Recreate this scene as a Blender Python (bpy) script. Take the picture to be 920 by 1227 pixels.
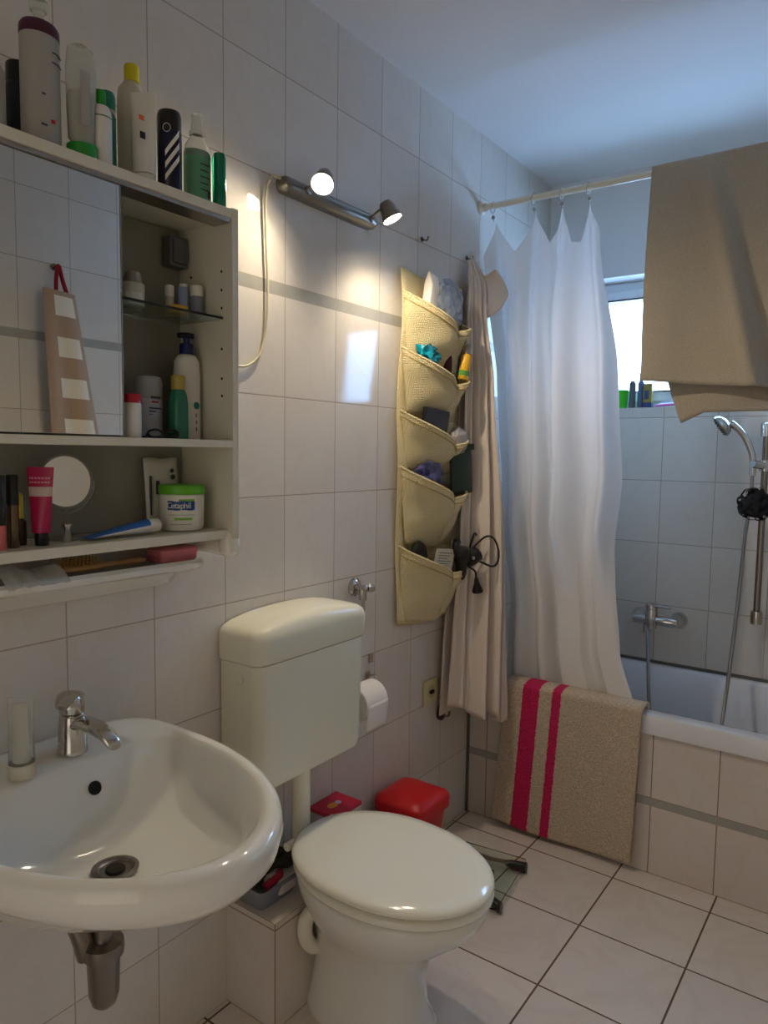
import bpy, bmesh, math, random
from math import pi, sin, cos, radians as rad
from mathutils import Vector, Matrix, Quaternion, noise
random.seed(7)
S = bpy.context.scene
for o in list(bpy.data.objects): bpy.data.objects.remove(o)
COL = S.collection

# ------------------------------------------------------------------ camera
cd = bpy.data.cameras.new('camera'); cam = bpy.data.objects.new('camera', cd); COL.objects.link(cam)
cd.sensor_fit = 'VERTICAL'; cd.sensor_height = 24.0; cd.lens = 859.67 / 1227 * 24.0; cd.clip_start = .02
yaw, pit, rol = .6261, .0829, .0141
F = Vector((-sin(yaw) * cos(pit), cos(yaw) * cos(pit), -sin(pit)))
R0 = Vector((cos(yaw), sin(yaw), 0)); U0 = R0.cross(F)
R1 = cos(rol) * R0 + sin(rol) * U0; U1 = -sin(rol) * R0 + cos(rol) * U0
m = Matrix((R1, U1, -F)).transposed().to_4x4(); m.translation = (1.2872, -1.3246, 1.3637)
cam.matrix_world = m; S.camera = cam

# ------------------------------------------------------------------ world, light, exposure
S.view_settings.view_transform = 'Standard'; S.view_settings.look = 'None'
S.view_settings.gamma = 1; S.view_settings.use_curve_mapping = False
S.view_settings.exposure = 0.24
SKY = 12.0; LAMP1 = 8.0; LAMP2 = 11.0; REAR_FILL = 3.5
W = bpy.data.worlds.new('sky'); S.world = W; W.use_nodes = True
bg = W.node_tree.nodes['Background']; bg.inputs[0].default_value = (.33, .58, 1.0, 1); bg.inputs[1].default_value = SKY
pl = bpy.data.lights.new('window_portal', 'AREA'); pl.shape = 'RECTANGLE'; pl.size = 1.15; pl.size_y = .5
pl.cycles.is_portal = True
po = bpy.data.objects.new('window_portal', pl); COL.objects.link(po); po.location = (.75, 1.93, 1.82); po.rotation_euler = (rad(-90), 0, 0)
# unseen warm fill lamp behind the camera, just inside the closed door
dl = bpy.data.lights.new('rear_fill_light', 'AREA'); dl.shape = 'RECTANGLE'; dl.size = .8; dl.size_y = 1.9
dl.energy = REAR_FILL; dl.color = (1, .88, .74)
do = bpy.data.objects.new('rear_fill_light', dl); COL.objects.link(do); do.location = (1.0, -1.98, 1.05); do.rotation_euler = (rad(90), 0, 0)

# ------------------------------------------------------------------ helpers
def srgb(r, g, b):
    f = lambda c: c / 12.92 if c <= .04045 else ((c + .055) / 1.055) ** 2.4
    return (f(r / 255), f(g / 255), f(b / 255), 1)
MATS = {}
def mat(name, col, rough=.5, metal=0., noise=0., nscale=30., bump=0., bscale=200., trans=0., ior=1.45, alpha=1., coat=0., sheen=0., emit=None, es=0., sss=0.):
    if name in MATS: return MATS[name]
    m = bpy.data.materials.new(name); m.use_nodes = True; MATS[name] = m
    nt = m.node_tree; b = nt.nodes['Principled BSDF']; c = srgb(*col)
    b.inputs['Base Color'].default_value = c; b.inputs['Roughness'].default_value = rough
    b.inputs['Metallic'].default_value = metal; b.inputs['Transmission Weight'].default_value = trans
    b.inputs['IOR'].default_value = ior; b.inputs['Alpha'].default_value = alpha
    b.inputs['Coat Weight'].default_value = coat; b.inputs['Sheen Weight'].default_value = sheen
    if sss: b.inputs['Subsurface Weight'].default_value = sss; b.inputs['Subsurface Scale'].default_value = .01
    if emit: b.inputs['Emission Color'].default_value = emit; b.inputs['Emission Strength'].default_value = es
    tc = nt.nodes.new('ShaderNodeTexCoord')
    if noise:
        n = nt.nodes.new('ShaderNodeTexNoise'); n.inputs['Scale'].default_value = nscale; n.inputs['Detail'].default_value = 4
        nt.links.new(tc.outputs['Object'], n.inputs['Vector'])
        h = nt.nodes.new('ShaderNodeHueSaturation'); h.inputs['Color'].default_value = c
        r = nt.nodes.new('ShaderNodeMapRange'); r.inputs['From Min'].default_value = .3; r.inputs['From Max'].default_value = .7
        r.inputs['To Min'].default_value = 1 - noise; r.inputs['To Max'].default_value = 1 + noise
        nt.links.new(n.outputs['Fac'], r.inputs['Value']); nt.links.new(r.outputs[0], h.inputs['Value'])
        nt.links.new(h.outputs[0], b.inputs['Base Color'])
    if bump:
        n = nt.nodes.new('ShaderNodeTexNoise'); n.inputs['Scale'].default_value = bscale; n.inputs['Detail'].default_value = 3
        nt.links.new(tc.outputs['Object'], n.inputs['Vector'])
        bu = nt.nodes.new('ShaderNodeBump'); bu.inputs['Strength'].default_value = bump; bu.inputs['Distance'].default_value = .002
        nt.links.new(n.outputs['Fac'], bu.inputs['Height']); nt.links.new(bu.outputs[0], b.inputs['Normal'])
    return m

def tile_mat(name, base, vein, grout, tw, th, mort, rough=.13, vscale=6., vamt=.5, bump=.35):
    m = bpy.data.materials.new(name); m.use_nodes = True; nt = m.node_tree; b = nt.nodes['Principled BSDF']
    N = nt.nodes.new; L = nt.links.new
    uv = N('ShaderNodeUVMap'); uv.uv_map = 'UVMap'
    br = N('ShaderNodeTexBrick'); br.offset = 0; br.squash = 1
    br.inputs['Scale'].default_value = 1; br.inputs['Brick Width'].default_value = tw; br.inputs['Row Height'].default_value = th
    br.inputs['Mortar Size'].default_value = mort; br.inputs['Mortar Smooth'].default_value = .15; br.inputs['Bias'].default_value = 0
    br.inputs['Color1'].default_value = (.96, .96, .96, 1); br.inputs['Color2'].default_value = (1.03, 1.03, 1.03, 1)
    L(uv.outputs[0], br.inputs['Vector'])
    # veins, different on each tile
    tc = N('ShaderNodeTexCoord')
    add = N('ShaderNodeVectorMath'); add.operation = 'MULTIPLY_ADD'
    L(br.outputs['Color'], add.inputs[0]); add.inputs[1].default_value = (37, 91, 53); L(tc.outputs['Object'], add.inputs[2])
    n1 = N('ShaderNodeTexNoise'); n1.inputs['Scale'].default_value = vscale; n1.inputs['Detail'].default_value = 5; n1.inputs['Distortion'].default_value = 1.2
    L(add.outputs[0], n1.inputs['Vector'])
    rp = N('ShaderNodeValToRGB'); e = rp.color_ramp.elements
    e[0].position = .44; e[0].color = (0, 0, 0, 1); e[1].position = .5; e[1].color = (vamt, vamt, vamt, 1)
    k = e.new(.56); k.color = (0, 0, 0, 1)
    L(n1.outputs['Fac'], rp.inputs[0])
    mx = N('ShaderNodeMix'); mx.data_type = 'RGBA'; mx.inputs['A'].default_value = srgb(*base); mx.inputs['B'].default_value = srgb(*vein)
    L(rp.outputs[0], mx.inputs['Factor'])
    mu = N('ShaderNodeMix'); mu.data_type = 'RGBA'; mu.blend_type = 'MULTIPLY'; mu.inputs['Factor'].default_value = 1
    L(mx.outputs['Result'], mu.inputs['A']); L(br.outputs['Color'], mu.inputs['B'])
    gm = N('ShaderNodeMix'); gm.data_type = 'RGBA'; L(br.outputs['Fac'], gm.inputs['Factor']); L(mu.outputs['Result'], gm.inputs['A'])
    gm.inputs['B'].default_value = srgb(*grout); L(gm.outputs['Result'], b.inputs['Base Color'])
    rr = N('ShaderNodeMapRange'); rr.inputs['To Min'].default_value = rough; rr.inputs['To Max'].default_value = .85
    L(br.outputs['Fac'], rr.inputs['Value']); L(rr.outputs[0], b.inputs['Roughness'])
    wn = N('ShaderNodeTexNoise'); wn.inputs['Scale'].default_value = 5; L(tc.outputs['Object'], wn.inputs['Vector'])
    hs = N('ShaderNodeMath'); hs.operation = 'MULTIPLY_ADD'; L(br.outputs['Fac'], hs.inputs[0]); hs.inputs[1].default_value = -1; 
    ws = N('ShaderNodeMath'); ws.operation = 'MULTIPLY'; L(wn.outputs['Fac'], ws.inputs[0]); ws.inputs[1].default_value = .6
    L(ws.outputs[0], hs.inputs[2])
    bu = N('ShaderNodeBump'); bu.inputs['Strength'].default_value = bump; bu.inputs['Distance'].default_value = .0015
    L(hs.outputs[0], bu.inputs['Height']); L(bu.outputs[0], b.inputs['Normal'])
    return m

class MB:
    def __init__(s): s.v = []; s.f = []; s.mi = []; s.uv = {}
    def face(s, pts, mi=0, uv=None):
        i = len(s.v); s.v += [tuple(p) for p in pts]; s.f.append(tuple(range(i, i + len(pts)))); s.mi.append(mi)
        if uv: s.uv[len(s.f) - 1] = uv
        return s
    def box(s, x0, x1, y0, y1, z0, z1, mi=0):
        i = len(s.v)
        s.v += [(x, y, z) for x in (x0, x1) for y in (y0, y1) for z in (z0, z1)]
        for q in ((0, 1, 3, 2), (4, 6, 7, 5), (0, 4, 5, 1), (2, 3, 7, 6), (0, 2, 6, 4), (1, 5, 7, 3)):
            s.f.append(tuple(i + k for k in q)); s.mi.append(mi)
        return s
    def loft(s, rings, mi=0, cap0=True, cap1=True, closed=True):
        n = len(rings[0]); i = len(s.v)
        for r in rings: s.v += [tuple(p) for p in r]
        for a in range(len(rings) - 1):
            for b in range(n if closed else n - 1):
                c = (b + 1) % n
                s.f.append((i + a * n + b, i + a * n + c, i + (a + 1) * n + c, i + (a + 1) * n + b)); s.mi.append(mi)
        if cap0 and closed: s.f.append(tuple(i + k for k in reversed(range(n)))); s.mi.append(mi)
        if cap1 and closed: s.f.append(tuple(i + (len(rings) - 1) * n + k for k in range(n))); s.mi.append(mi)
        return s
    def lathe(s, prof, c=(0, 0, 0), axis=(0, 0, 1), n=28, mi=0, sx=1, sy=1, rot=0):
        q = Vector((0, 0, 1)).rotation_difference(Vector(axis).normalized()); c = Vector(c); rings = []
        for r, z in prof:
            r = max(r, 1e-5)
            rings.append([c + q @ Vector((cos(2 * pi * k / n + rot) * r * sx, sin(2 * pi * k / n + rot) * r * sy, z)) for k in range(n)])
        return s.loft(rings, mi)
    def tube(s, pts, r, n=10, mi=0, smooth=True, steps=6, closed=False):
        P = [Vector(p) for p in pts]
        if smooth and len(P) > 2:
            Q = []
            ext = ([P[-1]] + P + [P[0], P[1]]) if closed else ([2 * P[0] - P[1]] + P + [2 * P[-1] - P[-2]])
            for i in range(1, len(ext) - 2):
                a, b, c, d = ext[i - 1:i + 3]
                for k in range(steps):
                    t = k / steps
                    Q.append(.5 * ((2 * b) + (c - a) * t + (2 * a - 5 * b + 4 * c - d) * t * t + (3 * b - a - 3 * c + d) * t ** 3))
            if not closed: Q.append(P[-1])
            P = Q
        rings = []; up = None
        m_ = len(P)
        for i, p in enumerate(P):
            t = ((P[(i + 1) % m_] if (closed or i < m_ - 1) else p) - (P[i - 1] if (closed or i > 0) else p))
            if t.length < 1e-9: t = Vector((0, 0, 1))
            t.normalize()
            if up is None: up = t.orthogonal().normalized()
            up = (up - up.dot(t) * t)
            up = up.normalized() if up.length > 1e-6 else t.orthogonal().normalized()
            sd = t.cross(up); rr = r(i / max(1, m_ - 1)) if callable(r) else r
            rings.append([p + (up * cos(2 * pi * k / n) + sd * sin(2 * pi * k / n)) * rr for k in range(n)])
        if closed: rings.append(rings[0])
        return s.loft(rings, mi, not closed, not closed)
    def grid(s, fn, nu, nv, mi=0):
        return s.loft([[fn(a / nu, b / nv) for a in range(nu + 1)] for b in range(nv + 1)], mi, closed=False)
    def bez(s): return s
    def build(s, name, mats, parent=None, smooth=False, bevel=0, thick=0, sub=0, weld=True, loc=None, rot=None, seg=2, angle=40):
        me = bpy.data.meshes.new(name); me.from_pydata(s.v, [], s.f)
        if not isinstance(mats, (list, tuple)): mats = [mats]
        for k in mats: me.materials.append(k)
        for p, i in zip(me.polygons, s.mi): p.material_index = i; p.use_smooth = smooth
        if s.uv:
            ul = me.uv_layers.new(name='UVMap')
            for fi, u in s.uv.items():
                p = me.polygons[fi]
                for k, li in enumerate(p.loop_indices): ul.data[li].uv = u[k]
        elif weld:
            bm = bmesh.new(); bm.from_mesh(me); bmesh.ops.remove_doubles(bm, verts=bm.verts, dist=2e-5)
            bmesh.ops.recalc_face_normals(bm, faces=bm.faces)
            if smooth:
                for e in bm.edges:
                    if len(e.link_faces) == 2 and e.calc_face_angle(0) > rad(angle): e.smooth = False
            bm.to_mesh(me); bm.free()
        o = bpy.data.objects.new(name, me); COL.objects.link(o)
        if parent: o.parent = parent
        if loc: o.location = loc
        if rot: o.rotation_euler = rot
        if thick:
            md = o.modifiers.new('thick', 'SOLIDIFY'); md.thickness = thick; md.offset = 0
        if bevel:
            md = o.modifiers.new('bevel', 'BEVEL'); md.width = bevel; md.segments = seg; md.limit_method = 'ANGLE'
            for p in me.polygons: p.use_smooth = True
            md.harden_normals = True
        if sub:
            md = o.modifiers.new('sub', 'SUBSURF'); md.levels = sub; md.render_levels = sub
        return o

def components(mb):
    par = list(range(len(mb.v)))
    def find(a):
        while par[a] != a: par[a] = par[par[a]]; a = par[a]
        return a
    for f in mb.f:
        for k in f[1:]: par[find(k)] = find(f[0])
    out = {}
    for f, mi in zip(mb.f, mb.mi):
        m2 = out.setdefault(find(f[0]), MB()); i = len(m2.v); m2.v += [mb.v[k] for k in f]; m2.f.append(tuple(range(i, i + len(f)))); m2.mi.append(mi)
    return list(out.values())
def build_split(mb, name, mats, parent, **kw):
    for c in components(mb): c.build(name, mats, parent, **kw)
def tag(o, label, cat, group=None):
    o['label'] = label; o['category'] = cat
    if group: o['group'] = group
    return o
def thing(name, loc, label, cat, group=None, rz=0):
    o = bpy.data.objects.new(name, None); COL.objects.link(o); o.empty_display_size = .05
    o.location = loc; o.rotation_euler = (0, 0, rz); return tag(o, label, cat, group)
def struct(o): o['kind'] = 'structure'; return o
def lettering(txt, size, material, parent, loc, rot, name='lettering', ext=.0004, align='CENTER', sx=1):
    cu = bpy.data.curves.new(name, 'FONT'); cu.body = txt; cu.size = size; cu.extrude = ext; cu.align_x = align; cu.align_y = 'CENTER'
    t = bpy.data.objects.new('tmp', cu); COL.objects.link(t)
    dg = bpy.context.evaluated_depsgraph_get(); me = bpy.data.meshes.new_from_object(t.evaluated_get(dg))
    bpy.data.objects.remove(t); me.materials.clear(); me.materials.append(material)
    o = bpy.data.objects.new(name, me); COL.objects.link(o); o.parent = parent; o.location = loc; o.rotation_euler = rot; o.scale = (sx, 1, 1)
    return o
def arc(c, r, a0, a1, n=8):  # profile arc helper in (r,z)
    return [(c[0] + r * cos(rad(a0 + (a1 - a0) * k / n)), c[1] + r * sin(rad(a0 + (a1 - a0) * k / n))) for k in range(n + 1)]
def lerp(a, b, t): return a + (b - a) * t
def interp(tab, t):
    if t <= tab[0][0]: return tab[0][1]
    for (a, x), (b, y) in zip(tab, tab[1:]):
        if t <= b:
            k = (t - a) / (b - a); k = k * k * (3 - 2 * k) * .5 + k * .5
            return x + (y - x) * k
    return tab[-1][1]

# ------------------------------------------------------------------ materials
M_wall = tile_mat('glazed_wall_tile', (216, 210, 201), (207, 197, 188), (168, 156, 142), .1997, .25, .0015, rough=.07, vscale=7, vamt=.25, bump=.18)
M_front = tile_mat('glazed_tub_tile', (219, 209, 200), (208, 194, 184), (140, 120, 98), .1997, .25, .0018, rough=.14, vscale=7, vamt=.25, bump=.25)
M_floor = tile_mat('marbled_floor_tile', (222, 212, 203), (196, 182, 170), (98, 82, 64), .2931, .2931, .0028, rough=.17, vscale=4, vamt=.2, bump=.35)
M_strip = mat('grey_border_tile', (166, 164, 156), .25, noise=.05)
M_plaster = mat('white_plaster', (224, 222, 220), .9, bump=.25, bscale=90)
M_seal = mat('dark_silicone', (98, 98, 96), .6)
M_lam = mat('cream_laminate', (222, 218, 200), .38)
M_lamg = mat('grey_backboard', (150, 148, 136), .55)
M_ceram = mat('white_ceramic', (232, 231, 222), .07, coat=.4)
M_cream = mat('cream_plastic', (232, 229, 208), .22)
M_lid = mat('white_seat_plastic', (238, 236, 220), .12, coat=.3)
M_tub = mat('white_enamel', (226, 228, 232), .1)
M_chrome = mat('chrome', (198, 196, 192), .12, 1.)
M_dchrome = mat('dull_chrome', (140, 134, 126), .25, 1.)
M_steel = mat('brushed_steel', (170, 165, 158), .3, 1.)
M_mirror = mat('mirror_glass', (224, 226, 224), .01, 1.)
M_glass = mat('clear_glass', (240, 250, 246), .02, trans=1., ior=1.45)
M_gglass = mat('green_glass', (190, 222, 205), .03, trans=.85, ior=1.3)
M_black = mat('black_plastic', (22, 22, 24), .35)
M_dark = mat('dark_hole', (25, 22, 20), .8)
M_white = mat('white_plastic', (226, 224, 214), .35)
M_clear = mat('clear_plastic', (228, 230, 226), .12, trans=.75, ior=1.15)

# ------------------------------------------------------------------ room shell
XR, YB, YT, YF, ZC = 1.60, -2.05, 1.0177, 1.6434, 2.497
V0 = -.5813
Z1, Z2 = 1.75, 1.7799
def xwall(mb, x, y0, y1, off, flip=False):
    for a, b, za, mi in ((0, Z1, 0, 0), (Z1, Z2, 0, 1), (Z2, ZC, Z2 - Z1, 0)):
        pts = [(x, y0, a), (x, y1, a), (x, y1, b), (x, y0, b)]
        uv = [(y0 - off + 10 * .1997, a - za), (y1 - off + 10 * .1997, a - za), (y1 - off + 10 * .1997, b - za), (y0 - off + 10 * .1997, b - za)]
        if flip: pts.reverse(); uv.reverse()
        mb.face(pts, mi, uv)
def ywall(mb, y, x0, x1, z0, z1, off, zo=0, mi=0, flip=False):
    pts = [(x0, y, z0), (x1, y, z0), (x1, y, z1), (x0, y, z1)]
    uv = [(p[0] - off + 10 * .1997, p[2] - zo + .25) for p in pts]
    if flip: pts.reverse(); uv.reverse()
    mb.face(pts, mi, uv)
mb = MB(); xwall(mb, 0, YB, YF + .3, V0); struct(mb.build('wall_left', [M_wall, M_strip]))
mb = MB(); xwall(mb, XR, YB, YF + .3, 0.0, True); struct(mb.build('wall_right', [M_wall, M_strip]))
mb = MB(); ywall(mb, YB, 0, .6, 0, ZC, 0); ywall(mb, YB, 1.4, XR, 0, ZC, 0); ywall(mb, YB, .6, 1.4, 2.0, ZC, 0)
struct(mb.build('wall_back', [M_wall]))
mb = MB(); mb.box(.6, 1.4, YB - .04, YB, 0, 2.0)
struct(mb.build('door_1', mat('door_paint', (225, 222, 214), .4)))
# far wall: tiled to sill height, plaster above, with a window recess
WX0, WX1, WZ0, WZ1, WY = .13, 1.36, 1.558, 2.088, 1.80
zt0 = 1.517 - 6 * .25
mb = MB()
ywall(mb, YF, 0, XR, 0, WZ0, .5025 - .1997 * 3, zt0)
for a, b, c, d in ((0, WX0, WZ0, ZC), (WX1, XR, WZ0, ZC), (WX0, WX1, WZ1, ZC)):
    mb.face([(a, YF, c), (b, YF, c), (b, YF, d), (a, YF, d)], 1, [(0, 0)] * 4)
y2 = WY + .15
mb.face([(WX0, YF, WZ0), (WX1, YF, WZ0), (WX1, y2, WZ0), (WX0, y2, WZ0)], 2, [(0, 0)] * 4)
mb.face([(WX0, YF, WZ1), (WX0, y2, WZ1), (WX1, y2, WZ1), (WX1, YF, WZ1)], 1, [(0, 0)] * 4)
mb.face([(WX0, YF, WZ0), (WX0, y2, WZ0), (WX0, y2, WZ1), (WX0, YF, WZ1)], 1, [(0, 0)] * 4)
mb.face([(WX1, YF, WZ0), (WX1, YF, WZ1), (WX1, y2, WZ1), (WX1, y2, WZ0)], 1, [(0, 0)] * 4)
struct(mb.build('wall_far', [M_wall, M_plaster, M_ceram]))
mb = MB(); mb.face([(0, YB, ZC), (0, y2, ZC), (XR, y2, ZC), (XR, YB, ZC)]); struct(mb.build('ceiling', M_plaster, weld=False))
mb = MB()
mb.face([(0, YB, 0), (XR, YB, 0), (XR, YF + .3, 0), (0, YF + .3, 0)], 0,
        [(x - .3066 + .2931 * 9, y - .9184 + .2931 * 20) for x, y in ((0, YB), (XR, YB), (XR, YF + .3), (0, YF + .3))])
struct(mb.build('floor', [M_floor]))
# window: frame, sash, glass
M_pvc = mat('white_window_plastic', (226, 230, 234), .3)
wn = bpy.data.objects.new('window_1', None); COL.objects.link(wn); wn.location = (0, 0, 0); struct(wn)
mb = MB()
def frame(mb, x0, x1, z0, z1, w, y0, y1, mi=0):
    mb.box(x0, x1, y0, y1, z0, z0 + w, mi); mb.box(x0, x1, y0, y1, z1 - w, z1, mi)
    mb.box(x0, x0 + w, y0, y1, z0 + w, z1 - w, mi); mb.box(x1 - w, x1, y0, y1, z0 + w, z1 - w, mi)
frame(mb, WX0, WX1, WZ0, WZ1, .04, WY - .03, WY + .05)
mb.build('window_frame', M_pvc, wn, bevel=.004)
mb = MB(); frame(mb, WX0 + .032, WX1 - .032, WZ0 + .032, WZ1 - .032, .038, WY - .045, WY + .03)
mb.build('window_sash', M_pvc, wn, bevel=.004)
mb = MB(); frame(mb, WX0 + .07, WX1 - .07, WZ0 + .07, WZ1 - .07, .006, WY - .047, WY + .01); mb.build('gasket', M_black, wn)
mb = MB(); mb.box(WX0 + .07, WX1 - .07, WY, WY + .004, WZ0 + .07, WZ1 - .07)
mb.build('pane', mat('window_glass', (255, 255, 255), .0, trans=1, ior=1.01), wn)
mb = MB(); mb.box(.0, .010, YT - .006, YT - .0005, 0, .467); struct(mb.build('trim_1', M_seal))

# ------------------------------------------------------------------ bathtub with tiled apron
tub = thing('bathtub', (0, 0, 0), 'white built-in bathtub behind a tiled apron under the window', 'bathtub')
mb = MB()
def front(z0, z1, zo, mi):
    pts = [(0.0, YT, z0), (XR, YT, z0), (XR, YT, z1), (0.0, YT, z1)]
    mb.face(pts, mi, [(p[0] - .0827 + .1997 * 3, p[2] - zo) for p in pts])
front(0, .227, 0, 0); front(.227, .254, 0, 1); front(.254, .47, .254, 0)
mb.build('tiled_apron', [M_front, M_strip], tub)
mb = MB(); n = 64
def rr(x0, x1, y0, y1, r, z, n=64):
    out = []
    for k in range(n):
        a = 2 * pi * k / n; q = k * 4 // n
        cx = x1 - r if q in (0, 3) else x0 + r; cy = y1 - r if q in (0, 1) else y0 + r
        t = (k % (n // 4)) / (n // 4 - 1) * pi / 2 + q * pi / 2
        out.append((cx + r * cos(t), cy + r * sin(t), z))
    return out
rings = [rr(.002, XR - .002, YT - .008, YF - .003, .004, .468), rr(.002, XR - .002, YT - .008, YF - .003, .004, .515),
         rr(.006, XR - .006, YT - .003, YF - .007, .006, .527),
         rr(.05, XR - .05, YT + .045, YF - .045, .09, .53), rr(.062, XR - .062, YT + .058, YF - .056, .1, .522),
         rr(.09, XR - .075, YT + .068, YF - .066, .12, .44), rr(.17, XR - .12, YT + .085, YF - .085, .13, .25),
         rr(.24, XR - .16, YT + .115, YF - .115, .12, .16), rr(.32, XR - .22, YT + .16, YF - .16, .1, .14)]
mb.loft(rings, 0, cap0=False, cap1=True); mb.build('tub_basin', M_tub, tub, smooth=True, angle=60)
mb = MB(); mb.box(.012, XR - .01, YF - .012, YF - .001, .528, .538); mb.build('seal', M_seal, tub)

# ------------------------------------------------------------------ tiled ledge behind toilet
mb = MB()
x1, y0, y1, z = .166, -.183, .30, .265
def q(pts, fu): mb.face(pts, 0, [fu(p) for p in pts])
q([(x1, y0, 0), (x1, y1, 0), (x1, y1, z), (x1, y0, z)], lambda p: (p[1] - y0 + .1997 + .0, p[2]))
q([(0, y0, 0), (x1, y0, 0), (x1, y0, z), (0, y0, z)], lambda p: (p[0] - x1 + .1997, p[2]))
q([(0, y0, z), (x1, y0, z), (x1, y1, z), (0, y1, z)], lambda p: (p[0] - x1 + .1997, p[1] - y0 + .25))
q([(x1, y1, 0), (0, y1, 0), (0, y1, z), (x1, y1, z)], lambda p: (p[0] - x1 + .1997, p[2]))
struct(mb.build('trim_2', [M_front]))

# ------------------------------------------------------------------ toilet
t = thing('toilet', (.16, 0, 0), 'white floor-standing toilet with closed cream lid', 'toilet')
def ell(x0, x1, hw, z, n=48, p=2.0, y=0., flat=0):
    cx = (x0 + x1) / 2; hx = (x1 - x0) / 2; out = []
    for k in range(n):
        a = 2 * pi * k / n; c, s_ = cos(a), sin(a)
        e = 2 / p
        X = hx * abs(c) ** e * (1 if c > 0 else -1); Y = hw * abs(s_) ** e * (1 if s_ > 0 else -1)
        if c < 0: Y *= 1 + flat * abs(c) * .25
        out.append((cx + X - .16, y + Y, z))
    return out
mb = MB()
mb.loft([ell(.14, .47, .105, 0, p=2.6), ell(.14, .475, .108, .02, p=2.6), ell(.15, .455, .098, .06, p=2.5), ell(.16, .45, .095, .13, p=2.4),
         ell(.165, .465, .105, .2, p=2.3), ell(.155, .52, .14, .255), ell(.135, .572, .168, .30), ell(.12, .60, .181, .335), ell(.115, .607, .184, .355), ell(.118, .603, .182, .37), ell(.14, .58, .165, .374)])
mb.build('bowl', M_ceram, t, smooth=True, angle=70)
mb = MB(); mb.loft([ell(.112, .612, .186, .376, flat=.1), ell(.108, .617, .190, .382, flat=.1), ell(.108, .617, .190, .391, flat=.1), ell(.114, .61, .186, .396, flat=.1), ell(.15, .58, .16, .397)])
mb.build('seat', M_lid, t, smooth=True, angle=70)
mb = MB()
mb.loft([ell(.13, .6, .17, .398, flat=.3), ell(.112, .612, .184, .400, flat=.3), ell(.106, .618, .189, .406, flat=.3), ell(.108, .616, .187, .413, flat=.3), ell(.118, .606, .18, .419, flat=.3), ell(.15, .575, .155, .4225, flat=.3), ell(.25, .45, .07, .425)])
mb.build('lid', M_lid, t, smooth=True, angle=70)
for s_ in (-1, 1):
    mb = MB(); mb.lathe([(.009, -.015), (.011, -.013), (.011, .013), (.009, .015)], (.112 - .16, s_ * .075, .392), (0, 1, 0)); mb.build('hinge', M_lid, t, smooth=True)
mb = MB(); mb.tube([(.06, -.02, .17), (.035, -.075, .165), (.026, -.10, .20), (.03, -.095, .25), (.06, -.05, .28)], .019, n=14); mb.build('outlet_pipe', M_cream, t, smooth=True)
mb = MB(); mb.tube([(-.09, .01, .6), (-.09, .01, .43), (-.085, .01, .36), (-.04, .01, .335), (.0, .01, .33)], .024, n=18); mb.build('flush_pipe', M_cream, t, smooth=True)

c = thing('cistern', (.002, 0, .56), 'cream plastic wall-hung cistern with rounded lid above the toilet', 'cistern')
def box_rings(spec):  # (x1, hw, z, r)
    out = []
    for x1, hw, z, r in spec:
        pts = []
        for k in range(9): a = rad(k * 90 / 8); pts.append((x1 - r + r * cos(a), hw - r + r * sin(a), z))
        pts += [(.002, lerp(hw, -hw, k / 12), z) for k in range(13)]
        for k in range(9): a = rad(270 + k * 90 / 8); pts.append((x1 - r + r * cos(a), -hw + r + r * sin(a), z))
        pts += [(x1, lerp(-hw + r, hw - r, k / 12), z) for k in range(1, 12)]
        out.append(pts)
    return out
mb = MB(); mb.loft(box_rings([(.10, .185, 0, .03), (.118, .196, .006, .03), (.125, .199, .03, .03), (.130, .2, .31, .03)])); mb.build('tank', M_cream, c, smooth=True, angle=50)
mb = MB(); R_ = []
for x1, hw, z, r in [(.131, .202, .312, .032), (.136, .205, .318, .034), (.138, .206, .368, .035), (.134, .202, .384, .035), (.122, .19, .392, .03), (.10, .17, .396, .03), (.05, .12, .399, .02)]:
    ring = box_rings([(x1, hw, z, r)])[0]
    R_.append([(p[0], p[1], p[2] + (.016 * (1 - (p[1] / .2) ** 2) * min(1, (z - .368) / .02) if z > .37 else 0)) for p in ring])
mb.loft(R_); mb.build('cistern_lid', M_cream, c, smooth=True, angle=50)
mb = MB(); mb.tube([(.05, -.2012, .285), (.07, -.2012, .29), (.078, -.2012, .275), (.07, -.2012, .262), (.055, -.2012, .265)], .0012, n=6); mb.build('side_mark', M_lam, c)

# ------------------------------------------------------------------ washbasin
b = thing('washbasin', (0, -.675, .812), 'white ceramic washbasin on the left wall under the mirror cabinet', 'sink')
HW = .268
NS = 96
def sink_ring(inset, z, xb=0.):
    out = []; mid = .2
    for k in range(NS):
        a = 2 * pi * k / NS; c_, s_ = cos(a), sin(a); sg = 1 if s_ > 0 else -1
        if c_ >= 0: X = mid + (.400 - inset) * c_ ** 1.02; Y = (.252 - inset) * abs(s_) ** 1.04 * sg
        else: X = mid - (mid - xb) * abs(c_) ** .42; Y = (.252 - inset) * abs(s_) ** .5 * sg
        out.append((X, Y, z))
    return out
def bowl_ring(x0, x1, hw, z, fl=.6):
    out = []; m0 = .2 if z > -.05 else lerp(x0, x1, .35)
    for k in range(NS):
        a = 2 * pi * k / NS; c_, s_ = cos(a), sin(a); sg = 1 if s_ > 0 else -1
        if c_ >= 0: X = m0 + (x1 - m0) * c_ ** 1.0; Y = hw * abs(s_) * sg
        else: X = m0 - (m0 - x0) * abs(c_) ** fl; Y = hw * abs(s_) ** lerp(.6, 1, (fl - .4) / .6) * sg
        out.append((X, Y, z))
    return out
def el2(cx, hx, hy, z, n=72, p=1.0):
    out = []
    for k in range(n):
        a = 2 * pi * k / n; out.append((cx + hx * cos(a), hy * sin(a), z))
    return out
mb = MB()
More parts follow.
